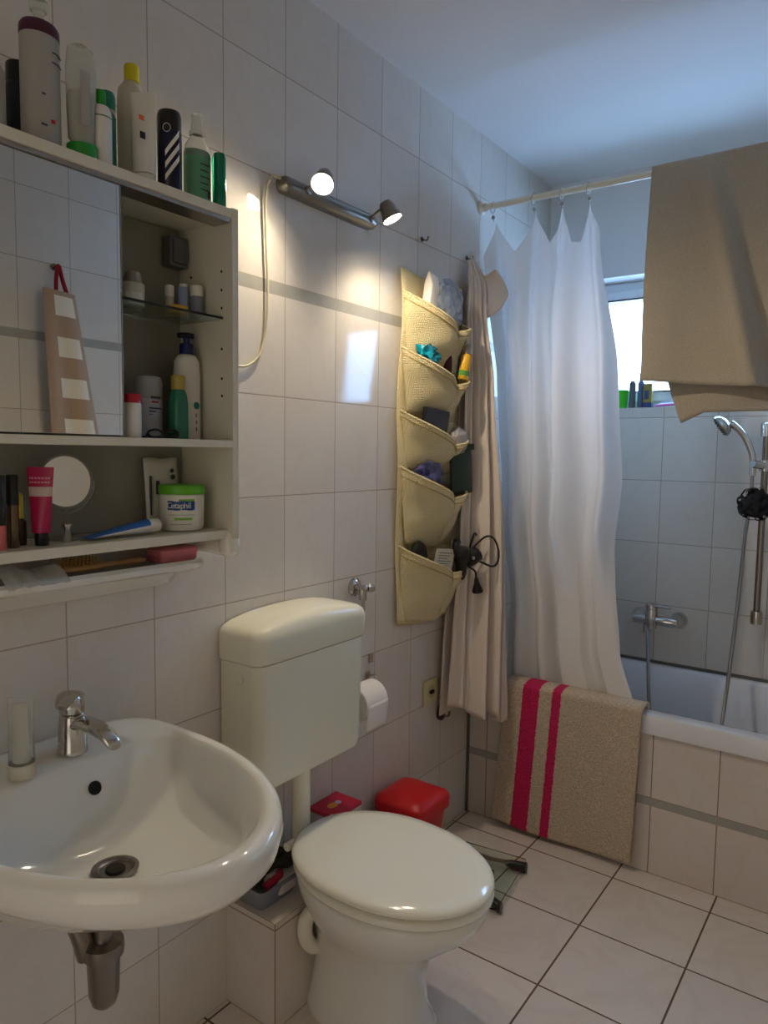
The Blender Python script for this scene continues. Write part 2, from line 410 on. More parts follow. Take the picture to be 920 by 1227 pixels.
mb.loft([bowl_ring(.2, .32, .05, -.155, 1), bowl_ring(.14, .38, .12, -.15, 1), bowl_ring(.06, .47, .19, -.118, .8), sink_ring(.055, -.09), sink_ring(.028, -.072), sink_ring(.006, -.048), sink_ring(-.001, -.02), sink_ring(.003, -.004),
         sink_ring(.013, .002, .003), sink_ring(.024, .001, .008),
         bowl_ring(.125, .562, .224, -.002, .42), bowl_ring(.132, .555, .219, -.010, .42), bowl_ring(.15, .535, .204, -.045, .55), bowl_ring(.172, .505, .188, -.08, .6),
         bowl_ring(.2, .455, .155, -.108, .7), bowl_ring(.235, .38, .10, -.125, .9), bowl_ring(.25, .33, .04, -.131, 1), bowl_ring(.27, .31, .02, -.132, 1)])
mb.build('basin', M_ceram, b, smooth=True, angle=75)
mb = MB(); mb.lathe([(.036, 0), (.037, .003), (.030, .0045), (.027, .001), (.02, -.002), (.0, -.002)], (.29, 0, -.128)); mb.build('drain_ring', M_dchrome, b, smooth=True)
mb = MB(); mb.lathe([(.016, 0), (.015, .003), (.0, .004)], (.29, 0, -.128)); mb.build('drain_plug', M_dark, b, smooth=True)
mb = MB(); mb.lathe([(.012, -.001), (.012, .002), (.009, .0035), (.008, .001), (.0, .001)], (.1555, .05, -.05), (.9, 0, .4), mi=0); mb.build('overflow_hole', M_dark, b, smooth=True)
fc = thing('basin_mixer_tap', (.092, -.628, .8145), 'chrome single-lever mixer tap on the washbasin ledge', 'tap')
mb = MB(); mb.lathe([(.027, 0), (.027, .004), (.0255, .008), (.0235, .05), (.022, .062), (.0215, .068), (.018, .071)]); mb.build('tap_body', M_chrome, fc, smooth=True)
mb = MB(); rings = []
for px, py, pz, w_, h_ in ((.0, 0, .046, .016, .016), (.03, .004, .058, .018, .013), (.06, .008, .058, .018, .011), (.09, .012, .048, .016, .010), (.108, .014, .036, .014, .008), (.112, .0145, .030, .010, .004)):
    rings.append([(px + .25 * h_ * sin(a), py + w_ * cos(a), pz + h_ * sin(a)) for a in [k * pi / 10 for k in range(20)]])
mb.loft(rings); mb.build('spout', M_chrome, fc, smooth=True)
mb = MB(); mb.lathe([(.0185, .0715), (.0215, .074), (.022, .086), (.0205, .098), (.014, .107), (0, .11)]); mb.build('lever_hub', M_chrome, fc, smooth=True)
mb = MB(); rings = []
for t_, w_, h_ in ((0, .020, .008), (.25, .022, .008), (.5, .021, .006), (.8, .017, .0045), (1, .011, .003)):
    px, py, pz = .0 + .035 * t_, .006 - .045 * t_, .104 + .012 * sin(t_ * 2.6) - .012 * t_
    rings.append([(px + w_ * .84 * cos(a), py + w_ * .54 * cos(a), pz + h_ * sin(a)) for a in [k * pi / 10 for k in range(20)]])
mb.loft(rings); mb.build('lever', M_chrome, fc, smooth=True)
tr = thing('bottle_trap', (.25, -.674, .415), 'chrome bottle trap and waste pipe under the washbasin', 'pipe')
mb = MB(); mb.lathe([(0, .012), (.012, .014), (.020, .022), (.0245, .038), (.027, .105), (.033, .107), (.034, .118), (.033, .128), (.022, .132), (.018, .134)]); mb.build('trap_cup', M_dchrome, tr, smooth=True)
mb = MB(); mb.lathe([(.0165, .13), (.0165, .252)]); mb.build('inlet_tube', M_dchrome, tr, smooth=True)
mb = MB(); mb.tube([(-.012, -.022, .11), (-.016, -.03, .15), (-.035, -.038, .19), (-.08, -.034, .205), (-.14, -.02, .205), (-.247, .02, .205)], .0165, n=14); mb.build('wall_pipe', M_dchrome, tr, smooth=True)
mb = MB(); mb.lathe([(.032, 0), (.03, .006), (.018, .009)], (-.247, .02, .205), (1, 0, 0)); mb.build('wall_rosette', M_dchrome, tr, smooth=True)
av = thing('angle_valve', (0, -.76, .62), 'small brass angle valve under the washbasin at the left picture edge', 'valve')
mb = MB(); mb.lathe([(.022, 0.001), (.02, .006), (.01, .008), (.01, .045), (.014, .048), (.014, .07), (.01, .072)], (0, 0, 0), (1, 0, 0)); mb.tube([(.04, 0, 0), (.05, 0, .05), (.07, .01, .15)], .006); mb.build('valve_body', M_dchrome, av, smooth=True)
tu = thing('white_tube', (.118, -.734, .8135), 'white tube with clear pointed top standing on the washbasin beside the tap', 'tube')
mb = MB(); mb.lathe([(.021, 0), (.022, .002), (.022, .022), (.020, .024)]); mb.build('cap', mat('beige_cap', (205, 198, 180), .4), tu, smooth=True)
def tubebody(mb, r, z0, z1, w, n=24, tilt=(0, 0), ang=0, mi=0, neck=None):
    rings = []
    for k in range(9):
        t_ = k / 8; a = lerp(r, w, t_); b_ = lerp(r, .0012, t_ ** .9)
        ring = []
        for j in range(n):
            th = 2 * pi * j / n; x, y = a * cos(th), b_ * sin(th)
            ring.append((x * cos(ang) - y * sin(ang) + tilt[0] * t_, x * sin(ang) + y * cos(ang) + tilt[1] * t_, lerp(z0, z1, t_)))
        rings.append(ring)
    mb.loft(rings, mi); return mb
mb = MB(); tubebody(mb, .0205, .024, .135, .021, ang=rad(40)); mb.build('tube_body', M_clear, tu, smooth=True)
mb = MB(); tubebody(mb, .012, .026, .125, .012, ang=rad(40)); mb.build('white_paste', M_white, tu, smooth=True)

# ------------------------------------------------------------------ mirror cabinet
CY0, CY1, CX = -1.2, -.297, .173
cb = thing('mirror_cabinet', (0, CY0, 1.18), 'cream wall cabinet with sliding mirror door and open shelves', 'cabinet')
oz, oy = 1.18, CY0
def cpart(name, m_, x0, x1, y0, y1, z0, z1, bev=.0015):
    mb = MB(); mb.box(x0, x1, y0 - oy, y1 - oy, z0 - oz, z1 - oz); return mb.build(name, m_, cb, bevel=bev)
cpart('back_panel', M_lamg, .002, .010, CY0, CY1 - .016, 1.2, 1.823)
cpart('side_panel', M_lam, .001, CX, CY1 - .016, CY1, 1.18, 1.845)
cpart('side_panel', M_lam, .001, CX, CY0, CY0 + .016, 1.18, 1.845)
cpart('top_board', M_lam, .001, CX, CY0 + .016, CY1 - .016, 1.824, 1.842)
cpart('middle_shelf', M_lam, .010, CX, CY0 + .016, CY1 - .016, 1.369, 1.384)
cpart('bottom_shelf', M_lam, .001, .158, CY0 + .016, CY1 - .016, 1.181, 1.199)
cpart('sliding_track', M_steel, .120, .168, CY0 + .016, CY1 - .018, 1.816, 1.8239, .0005)
cpart('mirror_door', [M_mirror][0], .158, .164, -1.17, -.562, 1.387, 1.8155, .0008)
cpart('door_edge', mat('mirror_edge', (150, 155, 150), .2, .6), .1575, .1645, -.5618, -.5595, 1.387, 1.8155, .0004)
cpart('glass_shelf', mat('dark_green_glass', (222, 240, 230), .02, trans=1., ior=1.4), .012, .145, -.88, -.3135, 1.629, 1.634, .0005)
mb = MB()
for x_ in (.045, .14):
    for z_ in (1.725, 1.688, 1.652, 1.57, 1.51, 1.475): mb.lathe([(.0028, -.0006), (.0028, 0.0002), (0, .0002)], (x_, CY1 - .0163 - oy, z_ - oz), (0, -1, 0), n=8)
build_split(mb, 'peg_hole', M_dark, cb)
sb = thing('cabinet_socket', (.0105, -.335, 1.742), 'grey square socket box in the upper corner inside the cabinet', 'socket')
mb = MB(); mb.box(0, .03, -.026, .018, 0, .062); mb.build('socket_box', mat('grey_box', (105, 105, 108), .5), sb, bevel=.003)
mb = MB(); mb.box(.03, .036, -.022, .014, .006, .056); mb.build('socket_lid', mat('grey_box2', (92, 92, 96), .45), sb, bevel=.002)

# porcelain ledge below cabinet
pld = thing('porcelain_ledge', (0, -.75, 1.07), 'cream porcelain wall ledge running below the cabinet bottom shelf', 'shelf')
mb = MB()
prof = [(.0, .0), (.012, .004), (.03, .03), (.07, .045), (.125, .05), (.136, .056), (.138, .066), (.13, .072), (.118, .066), (.01, .064), (.0, .064)]
rings = []
for y_ in [-.45, .37, .395, .41]:
    k = 1 if y_ < .38 else (.93 if y_ < .4 else .75)
    rings.append([(p[0] * k + .001, y_, p[1] if k == 1 else lerp(.055, p[1], k)) for p in prof])
mb.loft(rings); mb.build('ledge', M_ceram, pld, smooth=True, angle=45)
mb = MB(); mb.lathe([(0, -.014), (.012, -.012), (.021, -.004), (.023, .01), (.02, .03), (.012, .042), (0, .045)], (.150, .447, .085), (0, 0, 1))
mb.lathe([(.016, 0), (.018, .07), (.02, .13), (.018, .15)], (.002, .447, .092), (1, 0, 0)); mb.build('end_bracket', M_ceram, pld, smooth=True)

# ------------------------------------------------------------------ bottles on the cabinet top
ZT = 1.8422
def bottle(name, x, y, z, parts, label, cat, group=None, rz=0):
    o = thing(name, (x, y, z), label, cat, group, rz)
    for nm, prof, m_, kw in parts:
        mb = MB(); mb.lathe(prof, **kw); mb.build(nm, m_, o, smooth=True)
    return o
G = None
M_maroon = mat('maroon_plastic', (72, 28, 52), .35); M_pearl = mat('pearl_white', (170, 166, 158), .3); M_green = mat('green_cap', (38, 150, 48), .4)
M_tealp = mat('teal_plastic', (20, 120, 108), .25); M_yellow = mat('yellow_cap', (212, 200, 30), .4); M_navy = mat('navy_metal', (22, 24, 52), .25)
M_beigec = mat('milky_plastic', (196, 190, 170), .25); M_orange = mat('orange_print', (214, 96, 40), .5); M_label = mat('dark_print', (60, 62, 80), .6)
M_mint = mat('mint_liquid', (28, 130, 92), .15); M_labelg = mat('pale_green_label', (96, 156, 122), .5)
bottle('shampoo_bottle', .10, -.757, ZT, [('bottle_body', [(.03, 0), (.033, .004), (.033, .1), (.026, .115), (.014, .12)], M_pearl, {}), ('cap', [(.015, .12), (.015, .145), (.013, .148)], M_tealp, {})], 'white bottle with teal cap cut by the left edge on the cabinet top', 'bottle')
bottle('shampoo_bottle', .04, -.668, ZT, [('bottle_body', [(.02, 0), (.022, .004), (.022, .12), (.019, .13)], mat('dark_blue', (24, 34, 52), .3), {}), ('cap', [(.019, .13), (.019, .16), (.017, .163)], M_black, {})], 'dark blue bottle half hidden behind the tall maroon-topped bottle', 'bottle')
o = bottle('pump_bottle', .12, -.674, ZT, [('bottle_body', [(.029, 0), (.031, .005), (.031, .172), (.0305, .175)], M_pearl, dict(sx=.85)), ('collar', [(.0312, .175), (.0315, .18), (.031, .19), (.027, .196), (.013, .199)], M_maroon, dict(sx=.85)), ('pump_neck', [(.008, .199), (.008, .215), (.013, .217), (.014, .232), (.01, .236)], M_clear, {})], 'tallest bottle on the cabinet top, pearly with a maroon shoulder', 'bottle')
mb = MB()
for z_ in (.15, .135): mb.tube([(.0264, .006, z_), (.0245, .016, z_), (.018, .025, z_ - .002)], .0009, n=6, mi=0)
mb.box(.0262, .0268, .002, .009, .04, .046, 1); mb.box(.0255, .0262, -.012, -.006, .08, .083, 0); mb.box(.0255, .0262, -.014, -.004, .033, .036, 0)
build_split(mb, 'print', [M_label, mat('red_print', (180, 30, 30), .5)], o)
o = bottle('clear_bottle', .135, -.612, ZT, [('flip_cap', [(.023, 0), (.0245, .002), (.0245, .026), (.018, .0285)], M_green, {}), ('bottle_body', [(.017, .0285), (.023, .036), (.025, .09), (.0255, .15), (.022, .18), (.012, .187)], M_clear, dict(sx=.75)), ('contents', [(.014, .028), (.019, .038), (.02, .09), (.02, .11)], M_beigec, dict(sx=.7))], 'clear bottle standing upside down on its bright green cap', 'bottle')
mb = MB(); mb.box(.0195, .02, -.013, .004, .055, .14); mb.build('label_sticker', M_pearl, o, bevel=.0002)
o = bottle('lotion_bottle', .135, -.577, ZT, [('bottle_body', [(.017, 0), (.0185, .003), (.0185, .092), (.014, .103), (.008, .106)], M_white, {}), ('cap', [(.0095, .106), (.0095, .126), (.0085, .13)], M_green, {}), ('band', [(.0186, .083), (.0187, .084), (.0186, .085)], mat('green_line', (60, 110, 70), .5), {})], 'small white bottle with green cap beside the clear upside-down bottle', 'bottle')
bottle('shampoo_bottle', .085, -.532, ZT, [('bottle_body', [(.014, 0), (.016, .003), (.016, .115), (.013, .12)], M_tealp, {}), ('ring', [(.0145, .12), (.0145, .127)], M_pearl, {}), ('cap', [(.0155, .127), (.0155, .15), (.013, .158), (.0, .16)], mat('teal_cap', (40, 140, 120), .3), {})], 'slim teal bottle behind the small white green-capped bottle', 'bottle')
bottle('lotion_bottle', .075, -.472, ZT, [('bottle_body', [(.027, 0), (.029, .004), (.0295, .15), (.027, .185), (.016, .2), (.0125, .203)], M_beigec, dict(sx=.7)), ('cap', [(.0135, .203), (.0135, .23), (.012, .233)], M_yellow, {})], 'milky bottle with a bright yellow cap behind the white tube', 'bottle')
o = thing('cream_tube', (.125, -.482, ZT), 'white sun cream tube with orange marks standing on its cap', 'tube')
mb = MB(); mb.lathe([(.019, 0), (.02, .002), (.02, .02), (.017, .022)]); mb.build('cap', M_white, o, smooth=True)
mb = MB(); tubebody(mb, .0205, .022, .168, .024, ang=rad(35)); mb.build('tube_body', M_white, o, smooth=True)
mb = MB(); mb.box(.0155, .0165, -.022, -.012, .11, .118, 0); mb.box(.009, .010, .012, .02, .118, .128, 0); mb.box(.0165, .0172, -.021, -.010, .078, .09, 1); build_split(mb, 'print', [M_orange, M_navy], o)
o = bottle('spray_can', .13, -.43, ZT, [('can_body', [(.0215, 0), (.0225, .002), (.0225, .11), (.0222, .112)], M_navy, {}), ('cap', [(.0225, .1125), (.0225, .142), (.02, .15), (.012, .153), (0, .154)], M_black, {})], 'navy spray can with slanted white stripes on the cabinet top', 'spray can')
mb = MB()
for k in range(3):
    pts = []
    for zz, dy in ((.04 + k * .012, -.004), (.105 + k * .004 - .02 + .012 * k * .5, .011)): pts.append((zz, dy))
    for j in range(6):
        t_ = j / 6; t2 = (j + 1) / 6
        def P(t_, w):
            z_ = lerp(.02 + k * .022, .06 + k * .022, t_); a = rad(lerp(-58, 12, t_)) ; return (.0229 * cos(a), .0229 * sin(a), z_ + w)
        mb.face([P(t_, 0), P(t2, 0), P(t2, .011), P(t_, .011)])
mb.build('stripes', M_white, o)
mb = MB(); mb.tube([(.0231 * cos(rad(-50 + 17 * cos(a))), .0231 * sin(rad(-50 + 17 * cos(a))), .115 + .0075 * sin(a)) for a in [k * pi / 6 for k in range(12)]], .0005, n=5, closed=True); mb.build('round_emblem', M_white, o)
o = bottle('mouthwash_bottle', .115, -.352, ZT, [('bottle_body', [(.027, 0), (.029, .004), (.029, .10), (.026, .118), (.014, .135), (.0125, .14)], M_clear, dict(sx=.8)), ('liquid', [(.025, .003), (.0275, .006), (.0275, .1), (.0255, .108)], M_mint, dict(sx=.78)), ('cap', [(.0155, .14), (.0155, .146), (.013, .148), (.0105, .178), (.009, .18)], M_clear, {}), ('label_wrap', [(.0292, .012), (.0292, .095)], M_labelg, dict(sx=.8))], 'mouthwash bottle with green label and clear pointed cap', 'bottle')
mb = MB()
for k in range(5): mb.box(.0234, .0238, -.012, .01 - .003 * (k % 2), .03 + k * .012, .0325 + k * .012)
mb.box(.0234, .0238, .006, .014, .018, .032); build_split(mb, 'print', M_label, o)
bottle('green_bottle', .145, -.322, ZT, [('bottle_body', [(.0125, 0), (.0135, .003), (.0135, .1), (.011, .108), (0, .11)], mat('green_gel', (14, 120, 92), .12, trans=.3), {})], 'small clear green bottle at the right end of the cabinet top', 'bottle')

# ------------------------------------------------------------------ inside the cabinet
ZG = 1.6342; ZM = 1.3842; ZB = 1.1992
bottle('cream_jar', .085, -.487, ZG, [('jar_body', [(.022, 0), (.0245, .002), (.0245, .022)], M_white, {}), ('lid', [(.025, .0222), (.025, .038), (.023, .04)], mat('jar_lid', (200, 198, 186), .4), {})], 'flat white cream jar at the left end of the glass shelf', 'jar')
bottle('roll_on_bottle', .045, -.455, ZG, [('bottle_body', [(.015, 0), (.0165, .003), (.0165, .04)], M_beigec, {}), ('cap', [(.0175, .04), (.0175, .06), (.014, .072), (0, .076)], M_pearl, {})], 'round-topped pale bottle behind the cream jar on the glass shelf', 'bottle')
bottle('balm_pot', .10, -.392, ZG, [('pot_body', [(.02, 0), (.021, .002), (.021, .011), (.019, .013), (0, .013)], mat('ochre_plastic', (205, 160, 40), .4), {})], 'flat round ochre yellow balm pot on the glass shelf', 'pot')
bottle('small_bottle', .06, -.380, ZG, [('bottle_body', [(.008, 0), (.0085, .002), (.0085, .038)], M_beigec, {}), ('cap', [(.009, .038), (.009, .058), (.008, .06)], M_white, {})], 'narrow cream vial behind the ochre balm pot', 'bottle')
bottle('small_bottle', .07, -.353, ZG, [('bottle_body', [(.010, 0), (.011, .002), (.011, .056), (.009, .06)], mat('pale_blue', (150, 165, 195), .4), {}), ('cap', [(.0085, .06), (.0085, .066)], M_white, {})], 'pale blue small bottle in the middle of the glass shelf group', 'bottle')
o = bottle('small_bottle', .09, -.336, ZG, [('bottle_body', [(.012, 0), (.0125, .002), (.0125, .042)], mat('grey_blue_print', (128, 132, 150), .4), {}), ('cap', [(.013, .042), (.013, .062), (.011, .064)], M_white, {})], 'cream and grey small bottle nearest the cabinet side wall', 'bottle')
bottle('pill_bottle', .135, -.526, ZM, [('bottle_body', [(.0175, 0), (.019, .002), (.019, .06), (.017, .063)], M_white, {}), ('cap', [(.0195, .063), (.0195, .077), (.018, .079)], mat('red_cap', (176, 26, 34), .4), {})], 'white pill bottle with red cap beside the mirror door edge', 'bottle')
o = thing('deodorant_stick', (.07, -.440, ZM), 'wide pale grey stick with curved clear cap, behind the red-capped bottle', 'deodorant')
mb = MB(); mb.lathe([(.028, 0), (.03, .003), (.03, .078)], sx=.6, rot=0); mb.build('stick_body', mat('pale_grey', (176, 178, 184), .35), o, smooth=True)
mb = MB(); mb.lathe([(.0305, .078), (.031, .11), (.027, .121), (.012, .125), (0, .125)], sx=.6); mb.build('cap', mat('frosted', (190, 192, 190), .25, trans=.3), o, smooth=True)
mb = MB(); mb.box(.0181, .0188, -.008, .014, .078, .083, 0); mb.box(.0182, .0188, -.006, .01, .07, .0735, 1); mb.box(.0182, .0188, -.012, .016, .058, .061, 0); mb.box(.0182, .0188, -.012, .004, .052, .0545, 0); mb.box(.0182, .0188, -.012, .0, .046, .048, 0)
build_split(mb, 'print', [M_label, mat('red_print', (180, 30, 30), .5)], o)
bottle('green_bottle', .105, -.396, ZM, [('bottle_body', [(.018, 0), (.0195, .004), (.0195, .07), (.017, .088), (.013, .098)], mat('dark_mint', (42, 118, 92), .25), {}), ('cap', [(.0135, .098), (.014, .1), (.014, .124), (.012, .126)], mat('olive_yellow', (176, 158, 70), .4), {})], 'green bottle with dull yellow cap in front of the pump bottle', 'bottle')
o = bottle('pump_bottle', .075, -.350, ZM, [('bottle_body', [(.028, 0), (.03, .005), (.03, .13), (.028, .16), (.02, .172), (.013, .175)], M_white, dict(sx=.75)), ('collar', [(.0145, .175), (.0145, .192), (.013, .196)], mat('navy_plastic', (24, 32, 92), .35), {}), ('pump_stem', [(.0065, .196), (.0065, .208)], mat('navy_plastic', (24, 32, 92), .35), {})], 'tall white lotion bottle with navy pump inside the cabinet', 'bottle')
mb = MB(); mb.tube([(0, -.02, .211), (0, 0, .214), (.004, .014, .213)], .0055); mb.build('pump_head', mat('navy_dark', (16, 20, 50), .35), o, smooth=True)
mb = MB(); mb.lathe([(.0075, 0), (.0075, .0006), (0, .0006)], (.0222, .006, .07), (1, 0, 0)); mb.build('round_emblem', M_tealp, o)
mb = MB()
for k in range(3): mb.box(.0224, .0229, .004, .0065, .018 + k * .014, .026 + k * .014)
build_split(mb, 'print', mat('mauve_print', (130, 80, 90), .5), o)
o = thing('eyeglasses', (.135, -.455, ZM), 'folded black eyeglasses lying at the front of the middle shelf', 'glasses')
for dy in (-.018, .018):
    mb = MB(); mb.tube([(.0 + .002 * cos(a) + .012 * 0, dy + .015 * cos(a), .009 + .0075 * sin(a)) for a in [k * pi / 5 for k in range(10)]], .0022, n=6, closed=True); mb.build('rim', M_black, o, smooth=True)
mb = MB(); mb.tube([(0, -.034, .012), (-.02, -.02, .003), (-.025, .03, .003)], .002, n=6); mb.tube([(0, .034, .012), (-.03, .02, .004), (-.035, -.03, .003)], .002, n=6); mb.build('temple', M_black, o, smooth=True)

# bottom shelf
o = thing('magenta_tube', (.115, -.688, ZB), 'magenta hand cream tube standing on its black cap', 'tube')
mb = MB(); mb.lathe([(.0105, 0), (.011, .001), (.0112, .021), (.0100, .022)]); mb.build('cap', M_black, o, smooth=True)
M_mag = mat('magenta_tube', (168, 24, 74), .35)
mb = MB(); tubebody(mb, .0145, .022, .132, .0235, ang=rad(35)); mb.build('tube_body', M_mag, o, smooth=True)
mb = MB(); nn = 10
for zz0, zz1, mi_ in ((.083, .099, 0),):
    def TP(th, z_):
        t_ = (z_ - .022) / .11; a_ = lerp(.0145, .0235, t_) + .0003; b_ = lerp(.0145, .0012, t_ ** .9) + .0004; an = rad(35)
        x_, y_ = a_ * cos(th), b_ * sin(th); return (x_ * cos(an) - y_ * sin(an), x_ * sin(an) + y_ * cos(an), z_)
    for j in range(nn):
        a0 = lerp(-pi, 0, j / nn); a1 = lerp(-pi, 0, (j + 1) / nn)
        mb.face([TP(a0, zz0), TP(a1, zz0), TP(a1, zz1), TP(a0, zz1)])
mb.build('pale_band', mat('pink_grey', (196, 172, 166), .5), o)
mb = MB()
for zz in (.112, .105):
    for j in range(7):
        a0 = lerp(-2.5, -.6, j / 7); a1 = a0 + .2
        mb.face([TP(a0, zz), TP(a1, zz), TP(a1, zz + .003), TP(a0, zz + .003)])
build_split(mb, 'print', mat('pink_print', (214, 140, 160), .5), o)
o = thing('round_mirror', (.06, -.612, ZB), 'small round standing mirror on the bottom cabinet shelf', 'mirror')
nrm = Vector((.93, -.1, .05)).normalized(); q_ = Vector((0, 0, 1)).rotation_difference(nrm); cc = Vector((0, 0, .104))
mb = MB(); mb.lathe([(.047, -.003), (.049, -.002), (.049, .002), (.0465, .003), (.0462, .0015), (0, .0015)], cc, nrm, n=48); mb.build('mirror_rim', M_clear, o, smooth=True)
mb = MB(); mb.lathe([(.0455, .0016), (.0455, .0024), (0, .0024)], cc, nrm, n=48); mb.build('mirror_disc', M_mirror, o)
mb = MB(); mb.lathe([(.04, 0), (.042, .002), (.02, .004), (.004, .008), (.003, .054)]); mb.tube([cc + Vector((-.002, .058 * cos(a), .058 * sin(a) )) for a in [lerp(pi, 2 * pi, k / 10) for k in range(11)]], .0016, n=6); mb.build('stand', M_clear, o, smooth=True)
bottle('cap', .105, -.637, ZB, [('cap_body', [(.0075, 0), (.0082, .002), (.0082, .026), (.009, .028), (.009, .031), (.007, .033)], M_chrome, {})], 'tiny silver cap standing in front of the round mirror', 'cap')
o = thing('toothpaste_tube', (.115, -.53, ZB + .0), 'blue and white toothpaste tube lying on the bottom shelf', 'tube')
mb = MB(); rings = []
for k in range(10):
    t_ = k / 9; hh = lerp(.001, .0135, t_ ** .8); ww = lerp(.019, .0145, t_)
    rings.append([(ww * cos(a), lerp(-.075, .05, t_), .004 + hh + hh * sin(a)) for a in [j * 2 * pi / 16 for j in range(16)]])
mb.loft(rings[:], 0); 
for i, mi_ in enumerate(mb.mi):
    pass
mb.build('tube_body', mat('toothpaste_blue', (44, 108, 186), .35), o, smooth=True)
mb = MB(); rings = []
for k in range(10):
    t_ = k / 9; hh = lerp(.001, .0135, t_ ** .8) + .0003; ww = lerp(.019, .0145, t_) + .0003
    rings.append([(ww * cos(a), lerp(-.074, .05, t_), .004 + hh + hh * sin(a)) for a in [lerp(-1.5, .15, j / 6) for j in range(7)]])
mb.loft(rings, closed=False); mb.build('white_stripe', M_white, o, smooth=True)
mb = MB(); mb.lathe([(.013, 0), (.0135, .001), (.0125, .024), (.010, .026)], (0, .0505, .0175), (0, 1, 0)); mb.build('cap', M_white, o, smooth=True)
o = thing('white_pouch', (.03, -.385, ZB), 'white printed refill pouch leaning behind the cream tub', 'pouch')
mb = MB(); mb.grid(lambda u, v: ((1 - v) * .012 + .008 * sin(pi * u) * sin(pi * v) , lerp(-.041, .041, u), lerp(.0, .146, v) + .0015 * sin(u * 9)), 10, 10); mb.build('pouch_body', mat('pouch_white', (206, 206, 194), .4), o, smooth=True, thick=.003)
mb = MB(); mb.lathe([(.0055, 0), (.0055, .0008), (0, .0008)], (.0145, .021, .107), (1, 0, 0)); mb.lathe([(.0045, 0), (.0045, .0008), (0, .0008)], (.0115, .021, .12), (1, 0, 0)); mb.box(.014, .018, -.021, -.015, .072, .1); mb.box(.010, .017, -.034, -.033, .03, .11); build_split(mb, 'print', M_label, o)
o = thing('cream_tub', (.095, -.381, ZB), 'big white cream tub with green screw lid on the bottom shelf', 'tub')
mb = MB(); mb.lathe([(.034, 0), (.040, .003), (.043, .01), (.0445, .07), (.043, .0745)], n=40); mb.build('tub_body', M_white, o, smooth=True)
mb = MB(); mb.lathe([(.0455, .075), (.0465, .0765), (.0465, .090), (.044, .0935), (0, .095)], n=56); mb.build('screw_lid', mat('lime_lid', (96, 176, 36), .4), o, smooth=True)
fd = math.atan2(-1, 1.15)   # the label faces the room
def curved(mb, R_, a0, a1, z0, z1, n=12, mi=0, wob=0):
    for j in range(n):
        b0 = lerp(a0, a1, j / n); b1 = lerp(a0, a1, (j + 1) / n)
        w0 = wob * sin(j * 1.1); w1 = wob * sin((j + 1) * 1.1)
        mb.face([(R_ * cos(b0), R_ * sin(b0), z0 + w0), (R_ * cos(b1), R_ * sin(b1), z0 + w1), (R_ * cos(b1), R_ * sin(b1), z1 + w1), (R_ * cos(b0), R_ * sin(b0), z1 + w0)], mi)
mb = MB(); curved(mb, .0449, fd - .62, fd + .62, .044, .062, mi=0, wob=.0008); curved(mb, .0448, fd - .1, fd + .6, .0615, .066, mi=1); curved(mb, .0448, fd - .3, fd + .5, .024, .029, mi=1); curved(mb, .0446, fd - .6, fd + .6, .034, .0352, mi=2); curved(mb, .0446, fd - .5, fd + .5, .015, .0162, mi=2)
mb.build('label_print', [mat('label_blue', (24, 74, 140), .4), mat('label_green', (120, 180, 60), .4), mat('label_grey', (150, 156, 140), .5)], o)
txt = 'Cetaphil'
adv = [-.52, -.355, -.225, -.095, .06, .205, .325, .405]
for i, ch in enumerate(txt):
    a = fd + adv[i]
    lettering(ch, .0165, M_white, o, (.0453 * cos(a), .0453 * sin(a), .053), (pi / 2, 0, a + pi / 2))
# dark cosmetics at left
bottle('mascara_tube', .11, -.733, ZB, [('bottle_body', [(.0085, 0), (.009, .001), (.009, .07)], mat('brown_metal', (120, 104, 84), .25, .7), {}), ('cap', [(.0095, .07), (.0095, .118), (.008, .12)], M_black, {})], 'black and bronze mascara tube beside the magenta tube', 'mascara')
bottle('lip_gloss', .125, -.763, ZB, [('bottle_body', [(.010, 0), (.010, .04)], mat('coral_pink', (206, 104, 98), .35), {}), ('cap', [(.0102, .04), (.0102, .118), (.009, .12)], M_black, {})], 'coral pink lip gloss with long black cap at the left edge', 'lip gloss')
bottle('perfume_bottle', .06, -.745, ZB, [('bottle_body', [(.013, 0), (.014, .002), (.014, .085), (.009, .095)], mat('smoky', (70, 60, 52), .15), {}), ('cap', [(.009, .095), (.009, .13), (.007, .132)], M_steel, {})], 'dark smoky bottle with metal cap behind the lip gloss', 'bottle')
bottle('nail_polish', .085, -.71, ZB, [('bottle_body', [(.010, 0), (.011, .002), (.011, .04), (.006, .045)], mat('dark_brown', (60, 44, 38), .2), {}), ('cap', [(.0075, .045), (.0065, .085), (.005, .087)], mat('gold_cap', (190, 170, 60), .3, .8), {})], 'gold-capped dark bottle between mascara and magenta tube', 'bottle')
# ledge things
ZL = 1.070 + .065
o = thing('hair_brush', (.085, -.56, ZL + .002), 'wooden hair brush lying on the porcelain ledge', 'brush')
mb = MB(); mb.loft([[(wx * cos(a), y_, .008 + h_ * sin(a)) for a in [j * 2 * pi / 12 for j in range(12)]] for y_, wx, h_ in ((-.10, .012, .004), (-.09, .02, .006), (-.03, .022, .007), (.0, .012, .006), (.03, .008, .005), (.085, .010, .006), (.095, .005, .003))]); mb.build('handle', mat('beech_wood', (182, 140, 92), .5, noise=.12, nscale=60), o, smooth=True, loc=(0, 0, .002))
mb = MB()
for i in range(11):
    for j in range(4): mb.lathe([(.0012, 0), (.0008, .014), (0, .015)], (-.014 + .009 * j, -.088 + i * .0075, .016), n=5)
mb.build('bristles', mat('bristle', (150, 120, 60), .7), o)
o = thing('soap_box', (.075, -.391, ZL), 'pink plastic soap box on the right end of the porcelain ledge', 'soap box')
